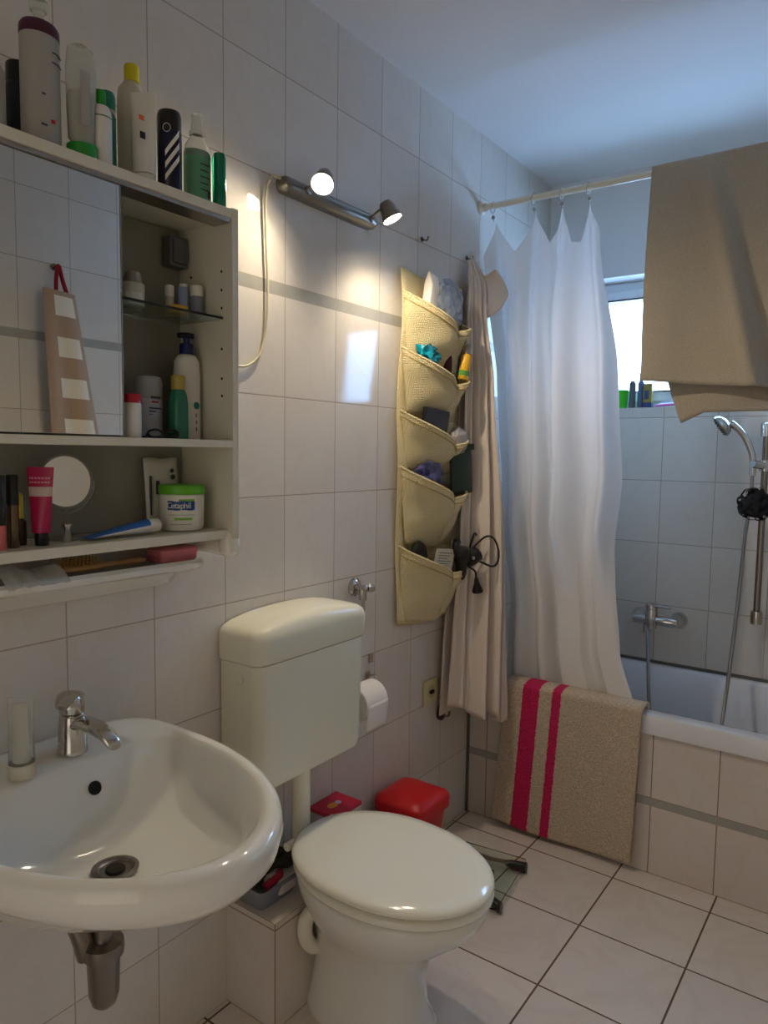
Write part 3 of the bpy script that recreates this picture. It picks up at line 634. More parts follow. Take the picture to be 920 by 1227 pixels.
mb = MB(); mb.loft([rr(-.03, .03, -.045, .045, .012, z_, 32) if k else rr(-.026, .026, -.041, .041, .01, z_, 32) for z_, k in ((.001, 0), (.006, 1), (.016, 1))]); mb.build('soap_box_base', mat('pink_plastic', (214, 120, 128), .3), o, smooth=True)
mb = MB(); mb.loft([rr(-.031, .031, -.046, .046, .012, .0163, 32), rr(-.031, .031, -.046, .046, .012, .026, 32), rr(-.026, .026, -.041, .041, .01, .03, 32)]); mb.build('soap_box_lid', mat('pink_plastic2', (222, 128, 136), .25), o, smooth=True)
o = thing('clear_wrapper', (.095, -.71, ZL), 'crumpled clear plastic wrapper hanging over the ledge', 'wrapper')
rnd = random.Random(3)
J = [[rnd.uniform(-.003, .003) for _ in range(14)] for _ in range(10)]
mb = MB(); mb.grid(lambda u, v: (lerp(-.04, .035, v) + J[int(v * 9)][int(u * 13)] * .6 + (.016 if v > .9 else 0), lerp(-.05, .055, u), .012 + .014 * sin(pi * v) * (1 + .4 * sin(7 * u)) + J[int(v * 9)][int(u * 13)] - (.01 if v > .9 else 0)), 13, 9); mb.build('film', mat('film', (225, 228, 230), .12, alpha=.35), o, smooth=True, thick=.0006)

# ------------------------------------------------------------------ wall lamp with two spots
lp = thing('wall_lamp', (0, .175, 2.015), 'chrome wall lamp bar with two lit swivel spotlights', 'lamp')
M_bar = mat('lamp_chrome', (150, 146, 140), .28, 1.)
mb = MB(); rings = []
for x_, hz, hy in ((.001, .02, .192), (.02, .02, .192), (.032, .014, .186), (.036, .006, .176)):
    rings.append([(x_, (hy - hz) * (1 if k < 12 or k >= 36 else -1) * 1.0 + hz * cos(2 * pi * k / 48), hz * sin(2 * pi * k / 48)) for k in range(48)])
mb.loft(rings); mb.build('lamp_bar', M_bar, lp, smooth=True)
def spot(yj, cen, d, power, nm):
    d = Vector(d).normalized(); cen = Vector(cen)
    hd = MB(); back = cen - d * .045
    hd.lathe([(.006, -.052), (.016, -.048), (.021, -.036), (.0235, -.016), (.026, -.014), (.0275, 0), (.0262, .001), (.025, -.006), (.0, -.008)], cen, d, n=32)
    o = hd.build('spot_head', M_bar, lp, smooth=True)
    a = MB(); a.tube([(.03, yj, 0), lerp(Vector((.03, yj, 0)), back, .5) + Vector((.012, 0, .004)), back], .0045, n=10); a.lathe([(.010, 0), (.010, .012), (.006, .014)], (.03, yj, 0), (1, 0, 0)); a.build('swivel_arm', M_bar, lp, smooth=True)
    e = MB(); e.lathe([(.0248, -.0055), (.0245, -.003), (.018, -.001), (0, 0)], cen, d, n=32)
    e.build('bulb', mat('lit_bulb', (255, 240, 210), .5, emit=(1, .86, .62, 1), es=80.), lp, smooth=True)
    L = bpy.data.lights.new(nm, 'SPOT'); L.energy = power; L.color = (1, .84, .62); L.spot_size = rad(155); L.spot_blend = .7; L.shadow_soft_size = .012
    lo = bpy.data.objects.new(nm, L); COL.objects.link(lo); lo.parent = lp; lo.location = cen + d * .004
    lo.rotation_mode = 'QUATERNION'; lo.rotation_quaternion = Vector((0, 0, -1)).rotation_difference(d)
spot(-.115, (.115, -.150, -.012), (.34, -.60, -.72), LAMP1, 'spot_light')
spot(.15, (.125, .128, -.022), (.38, .22, -.90), LAMP2, 'spot_light')
cord = MB(); cord.tube([(.02, -.02, 2.022), (.014, -.045, 2.02), (.008, -.058, 1.97), (.007, -.055, 1.87), (.007, -.05, 1.76), (.007, -.055, 1.66), (.007, -.075, 1.60), (.007, -.11, 1.568), (.007, -.15, 1.561), (.007, -.22, 1.565)], .0032, n=8)
tag(cord.build('power_cord', mat('cream_cord', (214, 206, 176), .4), smooth=True), 'cream power cord looping from the wall lamp down behind the cabinet', 'cord')

# ------------------------------------------------------------------ stop valve, roll holder, socket, hook
o = thing('stop_valve', (0, .308, .97), 'chrome stop valve with round wall plate above the cistern', 'valve')
mb = MB(); mb.lathe([(.027, .001), (.027, .006), (.02, .012), (.012, .014)], axis=(1, 0, 0)); mb.build('wall_plate', M_chrome, o, smooth=True)
mb = MB(); mb.lathe([(.010, .01), (.010, .05), (.007, .052)], axis=(1, 0, 0)); mb.lathe([(.011, -.035), (.012, -.03), (.010, 0)], (.035, 0, 0), (0, 0, 1)); mb.tube([(.035, 0, -.03), (.035, 0, -.07), (.04, -.06, -.13), (.05, -.11, -.19)], .0055); mb.build('valve_body', M_chrome, o, smooth=True)
mb = MB(); mb.lathe([(.012, 0), (.015, .008), (.012, .018), (.006, .02)], (.045, .012, 0), (.6, .8, 0), n=6); mb.build('valve_knob', M_chrome, o, smooth=True)
o = thing('toilet_roll_holder', (0, .368, .685), 'chrome wire toilet roll holder on the wall beside the cistern', 'holder')
mb = MB(); mb.tube([(.002, .012, .0), (.03, .012, .008), (.045, .012, -.01), (.06, .0, -.04), (.06, -.02, -.045), (.06, -.13, -.045)], .003); mb.box(.0005, .004, .003, .021, -.012, .014); mb.build('wire', M_chrome, o, smooth=True)
o = thing('toilet_roll', (.055, .292, .645), 'white toilet roll half hidden behind the cistern', 'toilet roll')
mb = MB(); pr = [(.018, -.05), (.050, -.05), (.052, -.048), (.052, .048), (.050, .05), (.018, .05), (.018, -.05)]
q0 = Vector((0, 0, 1)).rotation_difference(Vector((0, 1, 0))); mb.loft([[q0 @ Vector((cos(2 * pi * k / 32) * r, sin(2 * pi * k / 32) * r, z)) for k in range(32)] for r, z in pr], cap0=False, cap1=False)
M_paper = mat('tissue_paper', (236, 230, 222), .85)
mb.build('paper_roll', M_paper, o, smooth=True)
mb = MB(); mb.grid(lambda u, v: (.0525 - .008 * v * v, lerp(-.049, .049, u), lerp(.005, -.075, v)), 6, 8); mb.build('loose_sheet', M_paper, o, smooth=True, thick=.001)
mb = MB(); mb.box(.0005, .008, .383, .401, .725, .752); tag(mb.build('wall_bracket', M_chrome, bevel=.002), 'tiny chrome bracket on the wall above the toilet roll', 'bracket')
o = thing('wall_socket', (0, .74, .541), 'cream wall socket low on the tiled left wall', 'socket')
mb = MB(); mb.box(.0008, .008, -.046, .04, -.044, .044); mb.build('socket_plate', mat('old_cream', (206, 196, 150), .4), o, bevel=.003)
mb = MB(); mb.lathe([(.022, .0081), (.021, .010), (.018, .0082), (0, .0082)], axis=(1, 0, 0)); mb.build('socket_ring', mat('old_cream2', (190, 180, 136), .4), o, smooth=True)
mb = MB(); mb.lathe([(.009, .0082), (.009, .012), (0, .013)], axis=(1, 0, 0), sx=.8, sy=1.6); mb.build('socket_hole', M_dark, o)
o = thing('corner_plug', (0, .812, .447), 'dark metal drop-shaped pipe cap on the wall below the socket', 'pipe cap')
mb = MB(); mb.loft([[(x_, .027 * s_ * cos(2 * pi * k / 24) * (1 - .35 * max(0, sin(2 * pi * k / 24))), .034 * s_ * sin(2 * pi * k / 24) + .004) for k in range(24)] for x_, s_ in ((.001, 1), (.012, .95), (.02, .6))]); mb.build('cover', mat('dark_metal', (70, 68, 70), .3, .8), o, smooth=True)
mb = MB(); mb.lathe([(.013, .01), (.013, .03), (.010, .034), (0, .034)], (0, .006, -.002), (1, 0, 0)); mb.build('stub', M_chrome, o, smooth=True)

# ------------------------------------------------------------------ bin, box, basket
o = thing('waste_bin', (.11, .475, 0), 'red plastic bin with domed lid on the floor behind the toilet', 'bin')
M_red = mat('red_plastic', (188, 22, 30), .35)
mb = MB(); mb.loft([rr(-.055, .045, -.065, .065, .03, 0, 32), rr(-.085, .085, -.088, .088, .035, .285, 32)]); mb.build('bin_body', M_red, o, smooth=True, angle=50)
mb = MB(); mb.loft([rr(-.092, .092, -.095, .095, .036, .27, 32), rr(-.093, .093, -.096, .096, .036, .3, 32), rr(-.088, .088, -.09, .09, .034, .31, 32), rr(-.06, .06, -.065, .065, .03, .322, 32), rr(-.02, .02, -.02, .02, .01, .326, 32)]); mb.build('bin_lid', mat('red_plastic2', (196, 24, 30), .4), o, smooth=True, angle=50)
o = thing('carton_box', (.052, .172, .2652), 'small white carton with red top on the tiled ledge', 'box')
mb = MB(); mb.box(-.047, .047, -.06, .058, 0, .114); mb.build('carton', mat('carton_white', (220, 214, 206), .5), o, bevel=.001)
mb = MB(); mb.box(-.0475, .0475, -.0605, .0585, .104, .1155); mb.build('carton_top', mat('carton_red', (200, 30, 62), .45), o, bevel=.001)
mb = MB(); mb.lathe([(.012, 0), (.012, .0006), (0, .0006)], (.0, -.012, .1156), mi=0, sy=1.6); mb.lathe([(.009, 0), (.009, .0008), (0, .0008)], (.0, .01, .1156), mi=1)
mb.box(.0475, .0482, -.028, -.022, .068, .092, 2); mb.box(.0475, .0482, .005, .02, .05, .092, 2); mb.box(.0475, .0482, .03, .045, .08, .092, 2)
build_split(mb, 'print', [mat('print_orange', (226, 150, 60), .5), mat('print_lilac', (190, 190, 226), .5), M_label], o)
o = thing('plastic_basket', (.062, -.115, .2652), 'grey-blue plastic basket of oddments on the ledge under the washbasin edge', 'basket')
mb = MB(); a0, a1 = rr(-.04, .045, -.052, .06, .014, 0, 32), rr(-.058, .062, -.068, .076, .018, .055, 32)
i0, i1 = rr(-.055, .059, -.065, .073, .016, .055, 32), rr(-.037, .042, -.049, .057, .012, .004, 32)
mb.loft([a0, a1, i0, i1]); mb.build('basket_shell', mat('blue_grey_plastic', (126, 134, 146), .35), o, smooth=True, angle=50)
tag(MB().tube([(.04, -.14, .31), (.07, -.10, .335), (.09, -.06, .34), (.06, -.05, .345), (.035, -.09, .33), (.05, -.14, .32)], lambda t: .014 + .004 * sin(t * 20), n=10).build('dark_cloth', mat('dark_cloth', (44, 38, 34), .9, bump=.5), smooth=True), 'dark crumpled hair tie bundle in the plastic basket', 'hair tie')
tag(MB().tube([(.10, -.15, .315), (.105, -.11, .325), (.09, -.09, .32)], .010, n=10).build('red_cloth', mat('crimson_cloth', (150, 24, 52), .8), smooth=True), 'crimson cloth roll in the plastic basket', 'cloth')
mb = MB(); mb.loft([rr(.06, .12, -.12, -.05, .01, z_, 24) for z_ in (.285, .315, .322)]); tag(mb.build('white_packet', mat('packet', (206, 198, 196), .5), smooth=True), 'pale packet standing in the plastic basket', 'packet')

# ------------------------------------------------------------------ glass scale on floor
o = thing('bathroom_scale', (.259, .637, 0), 'clear glass bathroom scale with black feet on the floor', 'scale', rz=rad(7))
mb = MB(); mb.loft([rr(-.115, .115, -.15, .15, .012, .0245, 32), rr(-.115, .115, -.15, .15, .012, .0305, 32)]); mb.build('glass_plate', mat('scale_glass', (238, 250, 244), .02, trans=1., ior=1.3), o, smooth=True, angle=50)
for s_ in (1, -1):
    mb = MB(); n_ = 16; R_ = []
    for k in range(n_ + 1):
        t_ = k / n_; x_ = lerp(-.113, .113, t_); yy = s_ * (.118 - .028 * sin(pi * t_)); w_ = .009
        R_.append([(x_, yy - w_, .0305), (x_, yy + w_, .0305), (x_, yy + w_, .0335), (x_, yy - w_, .0335)])
    mb.loft(R_); mb.build('electrode', M_chrome, o, smooth=False)
    for e_ in (1, -1):
        mb = MB(); mb.loft([[(e_ * x_, s_ * y_ + w_ * cos(a) * 1.0, z_ + h_ * sin(a)) for a in [j * 2 * pi / 12 for j in range(12)]] for x_, y_, w_, z_, h_ in ((.055, .098, .008, .030, .006), (.078, .104, .0125, .022, .018), (.113, .117, .013, .0185, .0185), (.122, .12, .012, .0185, .018))]); mb.build('foot', M_black, o, smooth=True, angle=60)
mb = MB(); mb.box(-.04, .04, -.045, .045, .008, .0243); mb.build('display_unit', M_black, o, bevel=.004)

# ------------------------------------------------------------------ bath mat
M_mat = bpy.data.materials.new('tufted_mat'); M_mat.use_nodes = True
nt = M_mat.node_tree; N = nt.nodes.new; Lk = nt.links.new; bs = nt.nodes['Principled BSDF']; bs.inputs['Roughness'].default_value = .95
tc = N('ShaderNodeTexCoord'); sp = N('ShaderNodeSeparateXYZ'); nz = N('ShaderNodeTexNoise'); nz.inputs['Scale'].default_value = 160
Lk(tc.outputs['Object'], nz.inputs['Vector']); Lk(tc.outputs['Object'], sp.inputs[0])
ad = N('ShaderNodeMath'); ad.operation = 'MULTIPLY_ADD'; Lk(nz.outputs['Fac'], ad.inputs[0]); ad.inputs[1].default_value = .01
# slant: x measured along the hanging mat
sl = N('ShaderNodeMath'); sl.operation = 'MULTIPLY_ADD'; Lk(sp.outputs['Z'], sl.inputs[0]); sl.inputs[1].default_value = -.055; Lk(sp.outputs['X'], sl.inputs[2])
Lk(sl.outputs[0], ad.inputs[2])
rp = N('ShaderNodeValToRGB'); rp.color_ramp.interpolation = 'CONSTANT'; e = rp.color_ramp.elements
tan_, mag_ = srgb(202, 184, 162), srgb(200, 28, 88)
e[0].position = 0; e[0].color = tan_; e[1].position = .2095; e[1].color = mag_
for p_, c_ in ((.270, tan_), (.317, mag_), (.349, tan_)): k_ = e.new(p_); k_.color = c_
Lk(ad.outputs[0], rp.inputs[0])
n2 = N('ShaderNodeTexNoise'); n2.inputs['Scale'].default_value = 210; n2.inputs['Detail'].default_value = 2; Lk(tc.outputs['Object'], n2.inputs['Vector'])
hv = N('ShaderNodeHueSaturation'); mr = N('ShaderNodeMapRange'); mr.inputs['From Min'].default_value = .3; mr.inputs['From Max'].default_value = .7; mr.inputs['To Min'].default_value = .72; mr.inputs['To Max'].default_value = 1.22
Lk(n2.outputs['Fac'], mr.inputs['Value']); Lk(mr.outputs[0], hv.inputs['Value']); Lk(rp.outputs[0], hv.inputs['Color']); Lk(hv.outputs[0], bs.inputs['Base Color'])
bu = N('ShaderNodeBump'); bu.inputs['Strength'].default_value = .9; bu.inputs['Distance'].default_value = .004; Lk(n2.outputs['Fac'], bu.inputs['Height']); Lk(bu.outputs[0], bs.inputs['Normal'])
mb = MB()
def matf(u, v):
    s_ = v * .72   # length along the mat: starts inside the tub
    x = lerp(.165, .648, u)
    if s_ < .12: y, z = YT + .06, .42 + s_; 
    elif s_ < .17: a = (s_ - .12) / .05; y = YT + .06 - .074 * a; z = .545 + .004 * sin(pi * a)
    else: y = YT - .018 - .004 * sin(u * 7); z = .541 - (s_ - .17) * .93
    if s_ >= .17:
        k = (s_ - .17) / .55; x += lerp(-.035, -.015, u) * k; y -= .010 * k * (1 + .4 * sin(u * 5 + 1)); z += (-.012 * k * sin(u * 3))
    rq = random.Random(int(u * 997) * 7919 + int(v * 997)); y -= rq.uniform(0, .0022)
    return (x, y, z)
mb.grid(matf, 90, 130)
o = mb.build('bath_mat', M_mat, smooth=True, thick=.012, angle=180); tag(o, 'beige tufted bath mat with two magenta stripes hanging over the tub edge', 'bath mat')

# ------------------------------------------------------------------ curtain rod, curtain, towel
rod = thing('curtain_rod', (0, 1.02, 2.24), 'cream shower curtain rod spanning above the tub edge', 'rod')
mb = MB(); mb.lathe([(.011, 0.001), (.011, XR - .001)], (0, 0, 0), (1, 0, -.008)); mb.build('pole', M_cream, rod, smooth=True)
mb = MB(); mb.lathe([(.024, .001), (.024, .008), (.015, .016), (.0135, .03)], axis=(1, 0, 0)); mb.build('wall_socket_end', M_lam, rod, smooth=True)
M_curt = mat('curtain_fabric', (240, 235, 226), .75, sheen=.1, bump=.15, bscale=60)
M_curt.node_tree.nodes['Principled BSDF'].inputs['Subsurface Weight'].default_value = 0
# let daylight shine through the thin fabric
nt = M_curt.node_tree; tr_ = nt.nodes.new('ShaderNodeBsdfTranslucent'); tr_.inputs[0].default_value = srgb(226, 226, 228)
mxs = nt.nodes.new('ShaderNodeMixShader'); mxs.inputs[0].default_value = .22
nt.links.new(nt.nodes['Principled BSDF'].outputs[0], mxs.inputs[1]); nt.links.new(tr_.outputs[0], mxs.inputs[2]); nt.links.new(mxs.outputs[0], nt.nodes['Material Output'].inputs[0])
hx = [.05, .205, .305, .398]; hu = [.10, .33, .54, .84]
XRt = [(0, .437), (.06, .462), (.15, .475), (.35, .492), (.50, .508), (.64, .488), (.72, .495), (.86, .52), (1, .595)]
XLt = [(0, .01), (.3, .02), (.6, .06), (.8, .11), (1, .10)]
PH = [(0, 0), (.22, 1.0), (.42, 2.0), (.56, 2.75), (.80, 3.35), (1, 4.0)]
def curt(u, v):
    xs = [(0, .008)] + [(h, x) for h, x in zip(hu, hx)] + [(1, .437)]
    xt = interp(xs, u); xb = lerp(interp(XLt, v), interp(XRt, v), u)
    k = min(1, v * 4); x = lerp(xt, xb, k * k * (3 - 2 * k))
    d = min(abs(u - h) for h in hu); sag = min(1, d / .115) ** 1.25 * .12
    if u > .84: sag = ((u - .84) / .16) ** .9 * .10
    if u < .10: sag = (.10 - u) / .10 * .12
    z = lerp(2.195 - sag * (1 - .0 * v), .47, v)
    ph = interp(PH, u) * 2 * pi; A = lerp(.016, lerp(.030, .044, u), min(1, v * 2.2))
    w = .55 * min(1, v * 1.2) * sin(v * 2.1)
    y = 1.035 + .062 * min(1, v * 4) + A * sin(ph + w) + .006 * sin(2 * ph + 1 + 3 * v) * min(1, v * 3) + .012 * sin(v * 5.0 + u * 4)
    x += .016 * cos(ph + w) * min(1, v * 2) * (1 - u) * (u > 0)
    st = min(1, max(0, (u - .46) / .05)); st = st * st * (3 - 2 * st); kk = min(1, v * 3)
    y += kk * lerp(.035, -.045, st) * (1 if u < .9 else 1)
    x += kk * .022 * st
    x += kk * (.022 if u < .485 else 0) * max(0, 1 - abs(u - .47) / .06)
    if v > .62: y = lerp(y, max(y, YT + .056), min(1, (v - .62) / .15))
    return (x, y, z)
mb = MB(); mb.grid(curt, 170, 100)
ct = thing('shower_curtain', (.2, 1.04, 2.2), 'white shower curtain bunched at the left end of the rod', 'curtain')
mb.v = [(x - .2, y - 1.04, z - 2.2) for x, y, z in mb.v]
mb.build('curtain_cloth', M_curt, ct, smooth=True, angle=180)
for i, x_ in enumerate(hx):
    mb = MB(); mb.tube([(x_ - .2 + .003 * sin(a), -.02 + .0165 * cos(a), .034 + .0185 * sin(a)) for a in [k * pi / 6 for k in range(12)]], .0018, n=6, closed=True); mb.tube([(x_ - .2, -.02, .008), (x_ - .2, -.012, -.012)], .002, n=6); mb.build('curtain_ring', mat('ring_plastic', (226, 226, 222), .2, alpha=.55), ct, smooth=True)
    mb = MB(); mb.lathe([(.0035, -.002), (.0065, -.0015), (.0065, .0015), (.0035, .002)], (x_ - .2 + .006, -.028, -.004), (.3, -1, 0), n=14); mb.build('eyelet', M_steel, ct, smooth=True)
M_towel = mat('beige_terry', (178, 168, 150), .95, noise=.12, nscale=300, bump=.8, bscale=500, sheen=.3)
TWz = 2.247
def towf(u, v):
    # v: 0 front hem .. .46 rod .. 1 back hem
    if v < .46:
        k = v / .46; x = lerp(.604, 1.13, u); hem = lerp(1.598, 1.545, u)
        z = lerp(hem, TWz, k); y = 1.02 - .0155 - .018 * (1 - k)
        s_ = x - lerp(.93, .765, k); fold = .040 * math.exp(-(s_ / .028) ** 2) * min(1, (1 - k) * 3 + .25)
        y -= fold; y -= .012 * sin((x - .6) * 21 + 1.5 * (1 - k)) * (1 - k)
        y += .030 * math.exp(-((s_ - .055) / .03) ** 2) * (1 - k)
        x += -.006 * sin(k * 3)
        if .06 < k < .15: y -= .0022 * sin((k - .06) * 2 * pi / .018)
    elif v < .54:
        a = (v - .46) / .08 * pi; x = lerp(.604, 1.13, u) + .0; y = 1.02 - .0155 * cos(a); z = TWz - .011 + .0155 * sin(a) + (.011 * (1 - sin(a)))
    else:
        k = (v - .54) / .46; x = lerp(lerp(.604, .712, k ** 3), 1.13, u); z = lerp(TWz, lerp(1.468, 1.50, min(1, u / .16)), k)
        y = 1.02 + .0155 + .006 * sin((x - .6) * 18) * k + .01 * k
    return (x, y, z)
mb = MB(); mb.grid(towf, 70, 120)
tag(mb.build('bath_towel', M_towel, smooth=True, thick=.007, angle=180), 'large beige bath towel draped over the curtain rod', 'towel')

# white robe on wall hook
M_robe = mat('robe_fabric', (222, 208, 194), .9, sheen=.2, bump=.3, bscale=300)
rb = thing('bathrobe', (.03, .92, 2.03), 'pale cream bathrobe hanging from a wall hook beside the pocket organiser', 'bathrobe')
Lx = [(0, .02), (.1, .04), (1, .06)]
Ly = [(0, .905), (.05, .885), (.12, .86), (.25, .85), (.45, .835), (.6, .815), (.85, .775), (1, .76)]
Rx = [(0, .03), (.05, .06), (.12, .055), (.3, .07), (.6, .125), (.8, .15), (1, .165)]
Ry = [(0, .935), (.04, .985), (.1, .965), (.25, .965), (.45, .985), (.6, .985), (1, .975)]
def robe(u, v):
    z = lerp(2.03, .41 + .085 * (1 - u) + .012 * sin(u * 14), v)
    x = lerp(interp(Lx, v), interp(Rx, v), u); y = lerp(interp(Ly, v), interp(Ry, v), u)
    am = lerp(.006, .022, min(1, v * 1.6))
    d = am * (sin(2 * pi * u * 3.6 + .5 * sin(3 * v)) + .45 * sin(2 * pi * u * 8.2 + 1.3 + v * 2))
    bulge = .05 * sin(pi * u) * min(1, v * 4)
    x += bulge + d; y -= d * .3
    return (max(.012, x) - .03, y - .92, z - 2.03)
mb = MB(); mb.grid(robe, 90, 100); mb.build('robe_body', M_robe, rb, smooth=True, thick=.006, angle=180)
def robeb(u, v):
    z = lerp(1.97, .45 + .03 * u, v); x = .012 + .012 * sin(pi * u) * v + .012; y = lerp(interp(Ly, v) + .01, .99, u)
    return (x - .03, y - .92, z - 2.03)
mb = MB(); mb.grid(robeb, 20, 20); mb.build('robe_back', M_robe, rb, smooth=True, thick=.006, angle=180)
mb = MB(); mb.grid(lambda u, v: (lerp(.03, .075, u) + .012 * sin(pi * v), lerp(.03, .03 + .07 * (1 - abs(2 * v - 1) ** 1.6), u), lerp(-.05, -.20, v) + .02 * u), 12, 16); mb.build('robe_collar', M_robe, rb, smooth=True, thick=.006, angle=180)
mb = MB(); mb.tube([(-.01, 0, .0), (-.002, 0, .03), (-.012, 0, .012)], .0025); mb.build('hanging_loop', M_robe, rb)
for y_, z_, l_ in ((.925, 2.045, 'small wall hook carrying the bathrobe'), (.638, 2.04, 'small wall hook above the pocket organiser')):
    mb = MB(); mb.lathe([(.008, .001), (.008, .004), (.003, .006)], (0, y_, z_), (1, 0, 0)); mb.tube([(.004, y_, z_), (.02, y_, z_ - .006), (.026, y_, z_ + .006)], .0025); tag(mb.build('wall_hook', M_dchrome, smooth=True), l_, 'hook')

# ------------------------------------------------------------------ pocket organiser
M_org = bpy.data.materials.new('waffle_cotton'); M_org.use_nodes = True; nt = M_org.node_tree; bs = nt.nodes['Principled BSDF']
bs.inputs['Base Color'].default_value = srgb(226, 206, 152); bs.inputs['Roughness'].default_value = .9
N = nt.nodes.new; Lk = nt.links.new; tc = N('ShaderNodeTexCoord'); vz = N('ShaderNodeTexWave'); vz.inputs['Scale'].default_value = 62; vz.bands_direction = 'Z'
vy = N('ShaderNodeTexWave'); vy.inputs['Scale'].default_value = 62; vy.bands_direction = 'Y'
Lk(tc.outputs['Object'], vz.inputs[0]); Lk(tc.outputs['Object'], vy.inputs[0])
ml = N('ShaderNodeMath'); ml.operation = 'MULTIPLY'; Lk(vz.outputs['Fac'], ml.inputs[0]); Lk(vy.outputs['Fac'], ml.inputs[1])
bu = N('ShaderNodeBump'); bu.inputs['Strength'].default_value = .8; bu.inputs['Distance'].default_value = .003; Lk(ml.outputs[0], bu.inputs['Height']); Lk(bu.outputs[0], bs.inputs['Normal'])
cr = N('ShaderNodeMix'); cr.data_type = 'RGBA'; cr.inputs['A'].default_value = srgb(222, 205, 158); cr.inputs['B'].default_value = srgb(240, 226, 184); Lk(ml.outputs[0], cr.inputs['Factor']); Lk(cr.outputs['Result'], bs.inputs['Base Color'])
og = thing('pocket_organiser', (0, .70, .86), 'yellow-cream waffle fabric organiser with five rows of pockets on the wall', 'organiser')
OY0, OY1 = .505, .865
def panel(u, v):
    z = lerp(1.925 - .012 * sin(pi * u), .82 - .02 * sin(u * 3), v); y = lerp(OY0 + .012 * sin(v * 9) * .5, OY1, u)
    return (.014 + .006 * sin(v * 14 + u * 2), y - .70, z - .86)
mb = MB(); mb.grid(panel, 12, 60); mb.build('back_cloth', M_org, og, smooth=True, thick=.005, angle=180)
rows = [(1.845, .20), (1.675, .19), (1.482, .17), (1.31, .235), (1.06, .235)]
for zr, ph in rows:
    for c_, (ya, yb, dep) in enumerate(((OY0 + .004, .715, .1), (.715, OY1 - .004, .1))):
        def pk(u, v, ya=ya, yb=yb, zr=zr, ph=ph, dep=dep, c_=c_):
            if c_ == 0: w = sin(pi * min(1, u) * .62) ** .75 * (1 - .16 * max(0, u - .75) / .25); rim = zr + .012 - .105 * u ** .72
            else: w = (.78 + .22 * sin(pi * min(1, u * 1.6))) * cos(pi / 2 * u) ** .6 if u < 1 else 0; rim = zr - .093 + .05 * u ** 1.2
            d = dep * w * (1 - .88 * v ** 1.5) * (1 - (.25 * v * (1 - abs(2 * u - 1)) if c_ else 0))
            z = rim - v * (ph + (rim - zr) * .75)
            yy = lerp(ya, yb, u); yy = lerp(yy, .70, .18 * v)
            return (.019 + d + .004 * sin(v * 9 + u * 5) * min(1, w * 3), yy - .70, z - .86)
        mb = MB(); mb.grid(pk, 24, 18)
        mb.build('pocket', M_org, og, smooth=True, thick=.004, angle=180)
        mb = MB(); mb.tube([Vector(pk(k / 16, 0)) for k in range(17)], .0042, n=8, steps=2); mb.build('pocket_hem', M_org, og, smooth=True)
        mb = MB(); mb.tube([Vector(pk(k / 16, .11)) + Vector((.003, 0, 0)) for k in range(17)], .002, n=6, steps=2); mb.build('hem_seam', mat('tan_thread', (176, 150, 96), .9), og, smooth=True)

def blob(name, c, s, m_, label, cat, seed=1, rough=.25, n=3, nk=14):
    bm = bmesh.new(); bmesh.ops.create_icosphere(bm, subdivisions=min(n, 3) + (n < 4), radius=1)
    o3 = Vector((seed * 3.1, seed * 1.7, seed))
    for v in bm.verts:
        d = v.co.normalized(); f = 1.12 - rough * (.8 * abs(noise.noise(d * 1.9 + o3)) + .45 * abs(noise.noise(d * 3.6 + o3)))
        v.co = Vector((d.x * s[0], d.y * s[1], d.z * s[2])) * f
    me = bpy.data.meshes.new(name); bm.to_mesh(me); bm.free(); me.materials.append(m_)
    for p in me.polygons: p.use_smooth = n < 4
    o = bpy.data.objects.new(name, me); COL.objects.link(o); o.location = c; return tag(o, label, cat)
mb = MB(); mb.loft([[(x, y, z) for x, y, z in rr(-.014, .018, -.026, .026, .008, zz, 24)] for zz in (0, .1)]); mb.loft([[(x, y, z) for x, y, z in rr(-.014 * k, .018 * k, -.026, .026, .006 * k, zz, 24)] for zz, k in ((.1, 1), (.125, .5), (.14, .15))])
tag(mb.build('tissue_packet', M_paper, smooth=True, loc=(.052, .60, 1.785), rot=(rad(-12), 0, 0)), 'white tissue packet in the top left organiser pocket', 'tissues')
blob('silver_bag', (.062, .70, 1.835), (.042, .085, .085), mat('silver_film', (140, 152, 170), .22, .2, bump=1, bscale=30, noise=.35, nscale=30), 'crumpled silver-blue bag in the top organiser pocket', 'bag', 5, .8, 5)
blob('teal_bag', (.052, .605, 1.665), (.032, .065, .058), mat('teal_film', (16, 138, 160), .3, bump=1, bscale=40, noise=.4, nscale=40), 'crumpled teal plastic bag in the second pocket row', 'bag', 9, 1.1, 5)
o = thing('yellow_bottle', (.095, .755, 1.605), 'yellow bottle with silver cap in the second pocket row', 'bottle')
mb = MB(); mb.lathe([(.018, 0), (.02, .003), (.02, .075), (.013, .085)], sx=.8, axis=(.1, .12, 1)); mb.build('bottle_body', mat('yellow_label', (226, 176, 44), .35), o, smooth=True)
mb = MB(); mb.lathe([(.0205, .012), (.0205, .028)], sx=.8, axis=(.1, .12, 1)); mb.build('green_band', mat('green_band', (90, 150, 60), .4), o, smooth=True)
mb = MB(); mb.lathe([(.014, .085), (.014, .112), (.012, .115)], axis=(.1, .12, 1)); mb.build('cap', M_steel, o, smooth=True)
o = thing('maroon_bottle', (.055, .722, 1.60), 'dark maroon cap showing beside the yellow bottle', 'bottle')
mb = MB(); mb.lathe([(.014, 0), (.015, .003), (.015, .10), (.013, .104)]); mb.build('bottle_body', M_maroon, o, smooth=True)
mb = MB(); mb.box(-.008, .008, -.06, .065, -.035, .06); tag(mb.build('black_case', M_black, bevel=.004, loc=(.062, .635, 1.445), rot=(rad(-6), rad(4), rad(-6))), 'flat black case in the third pocket row', 'case')
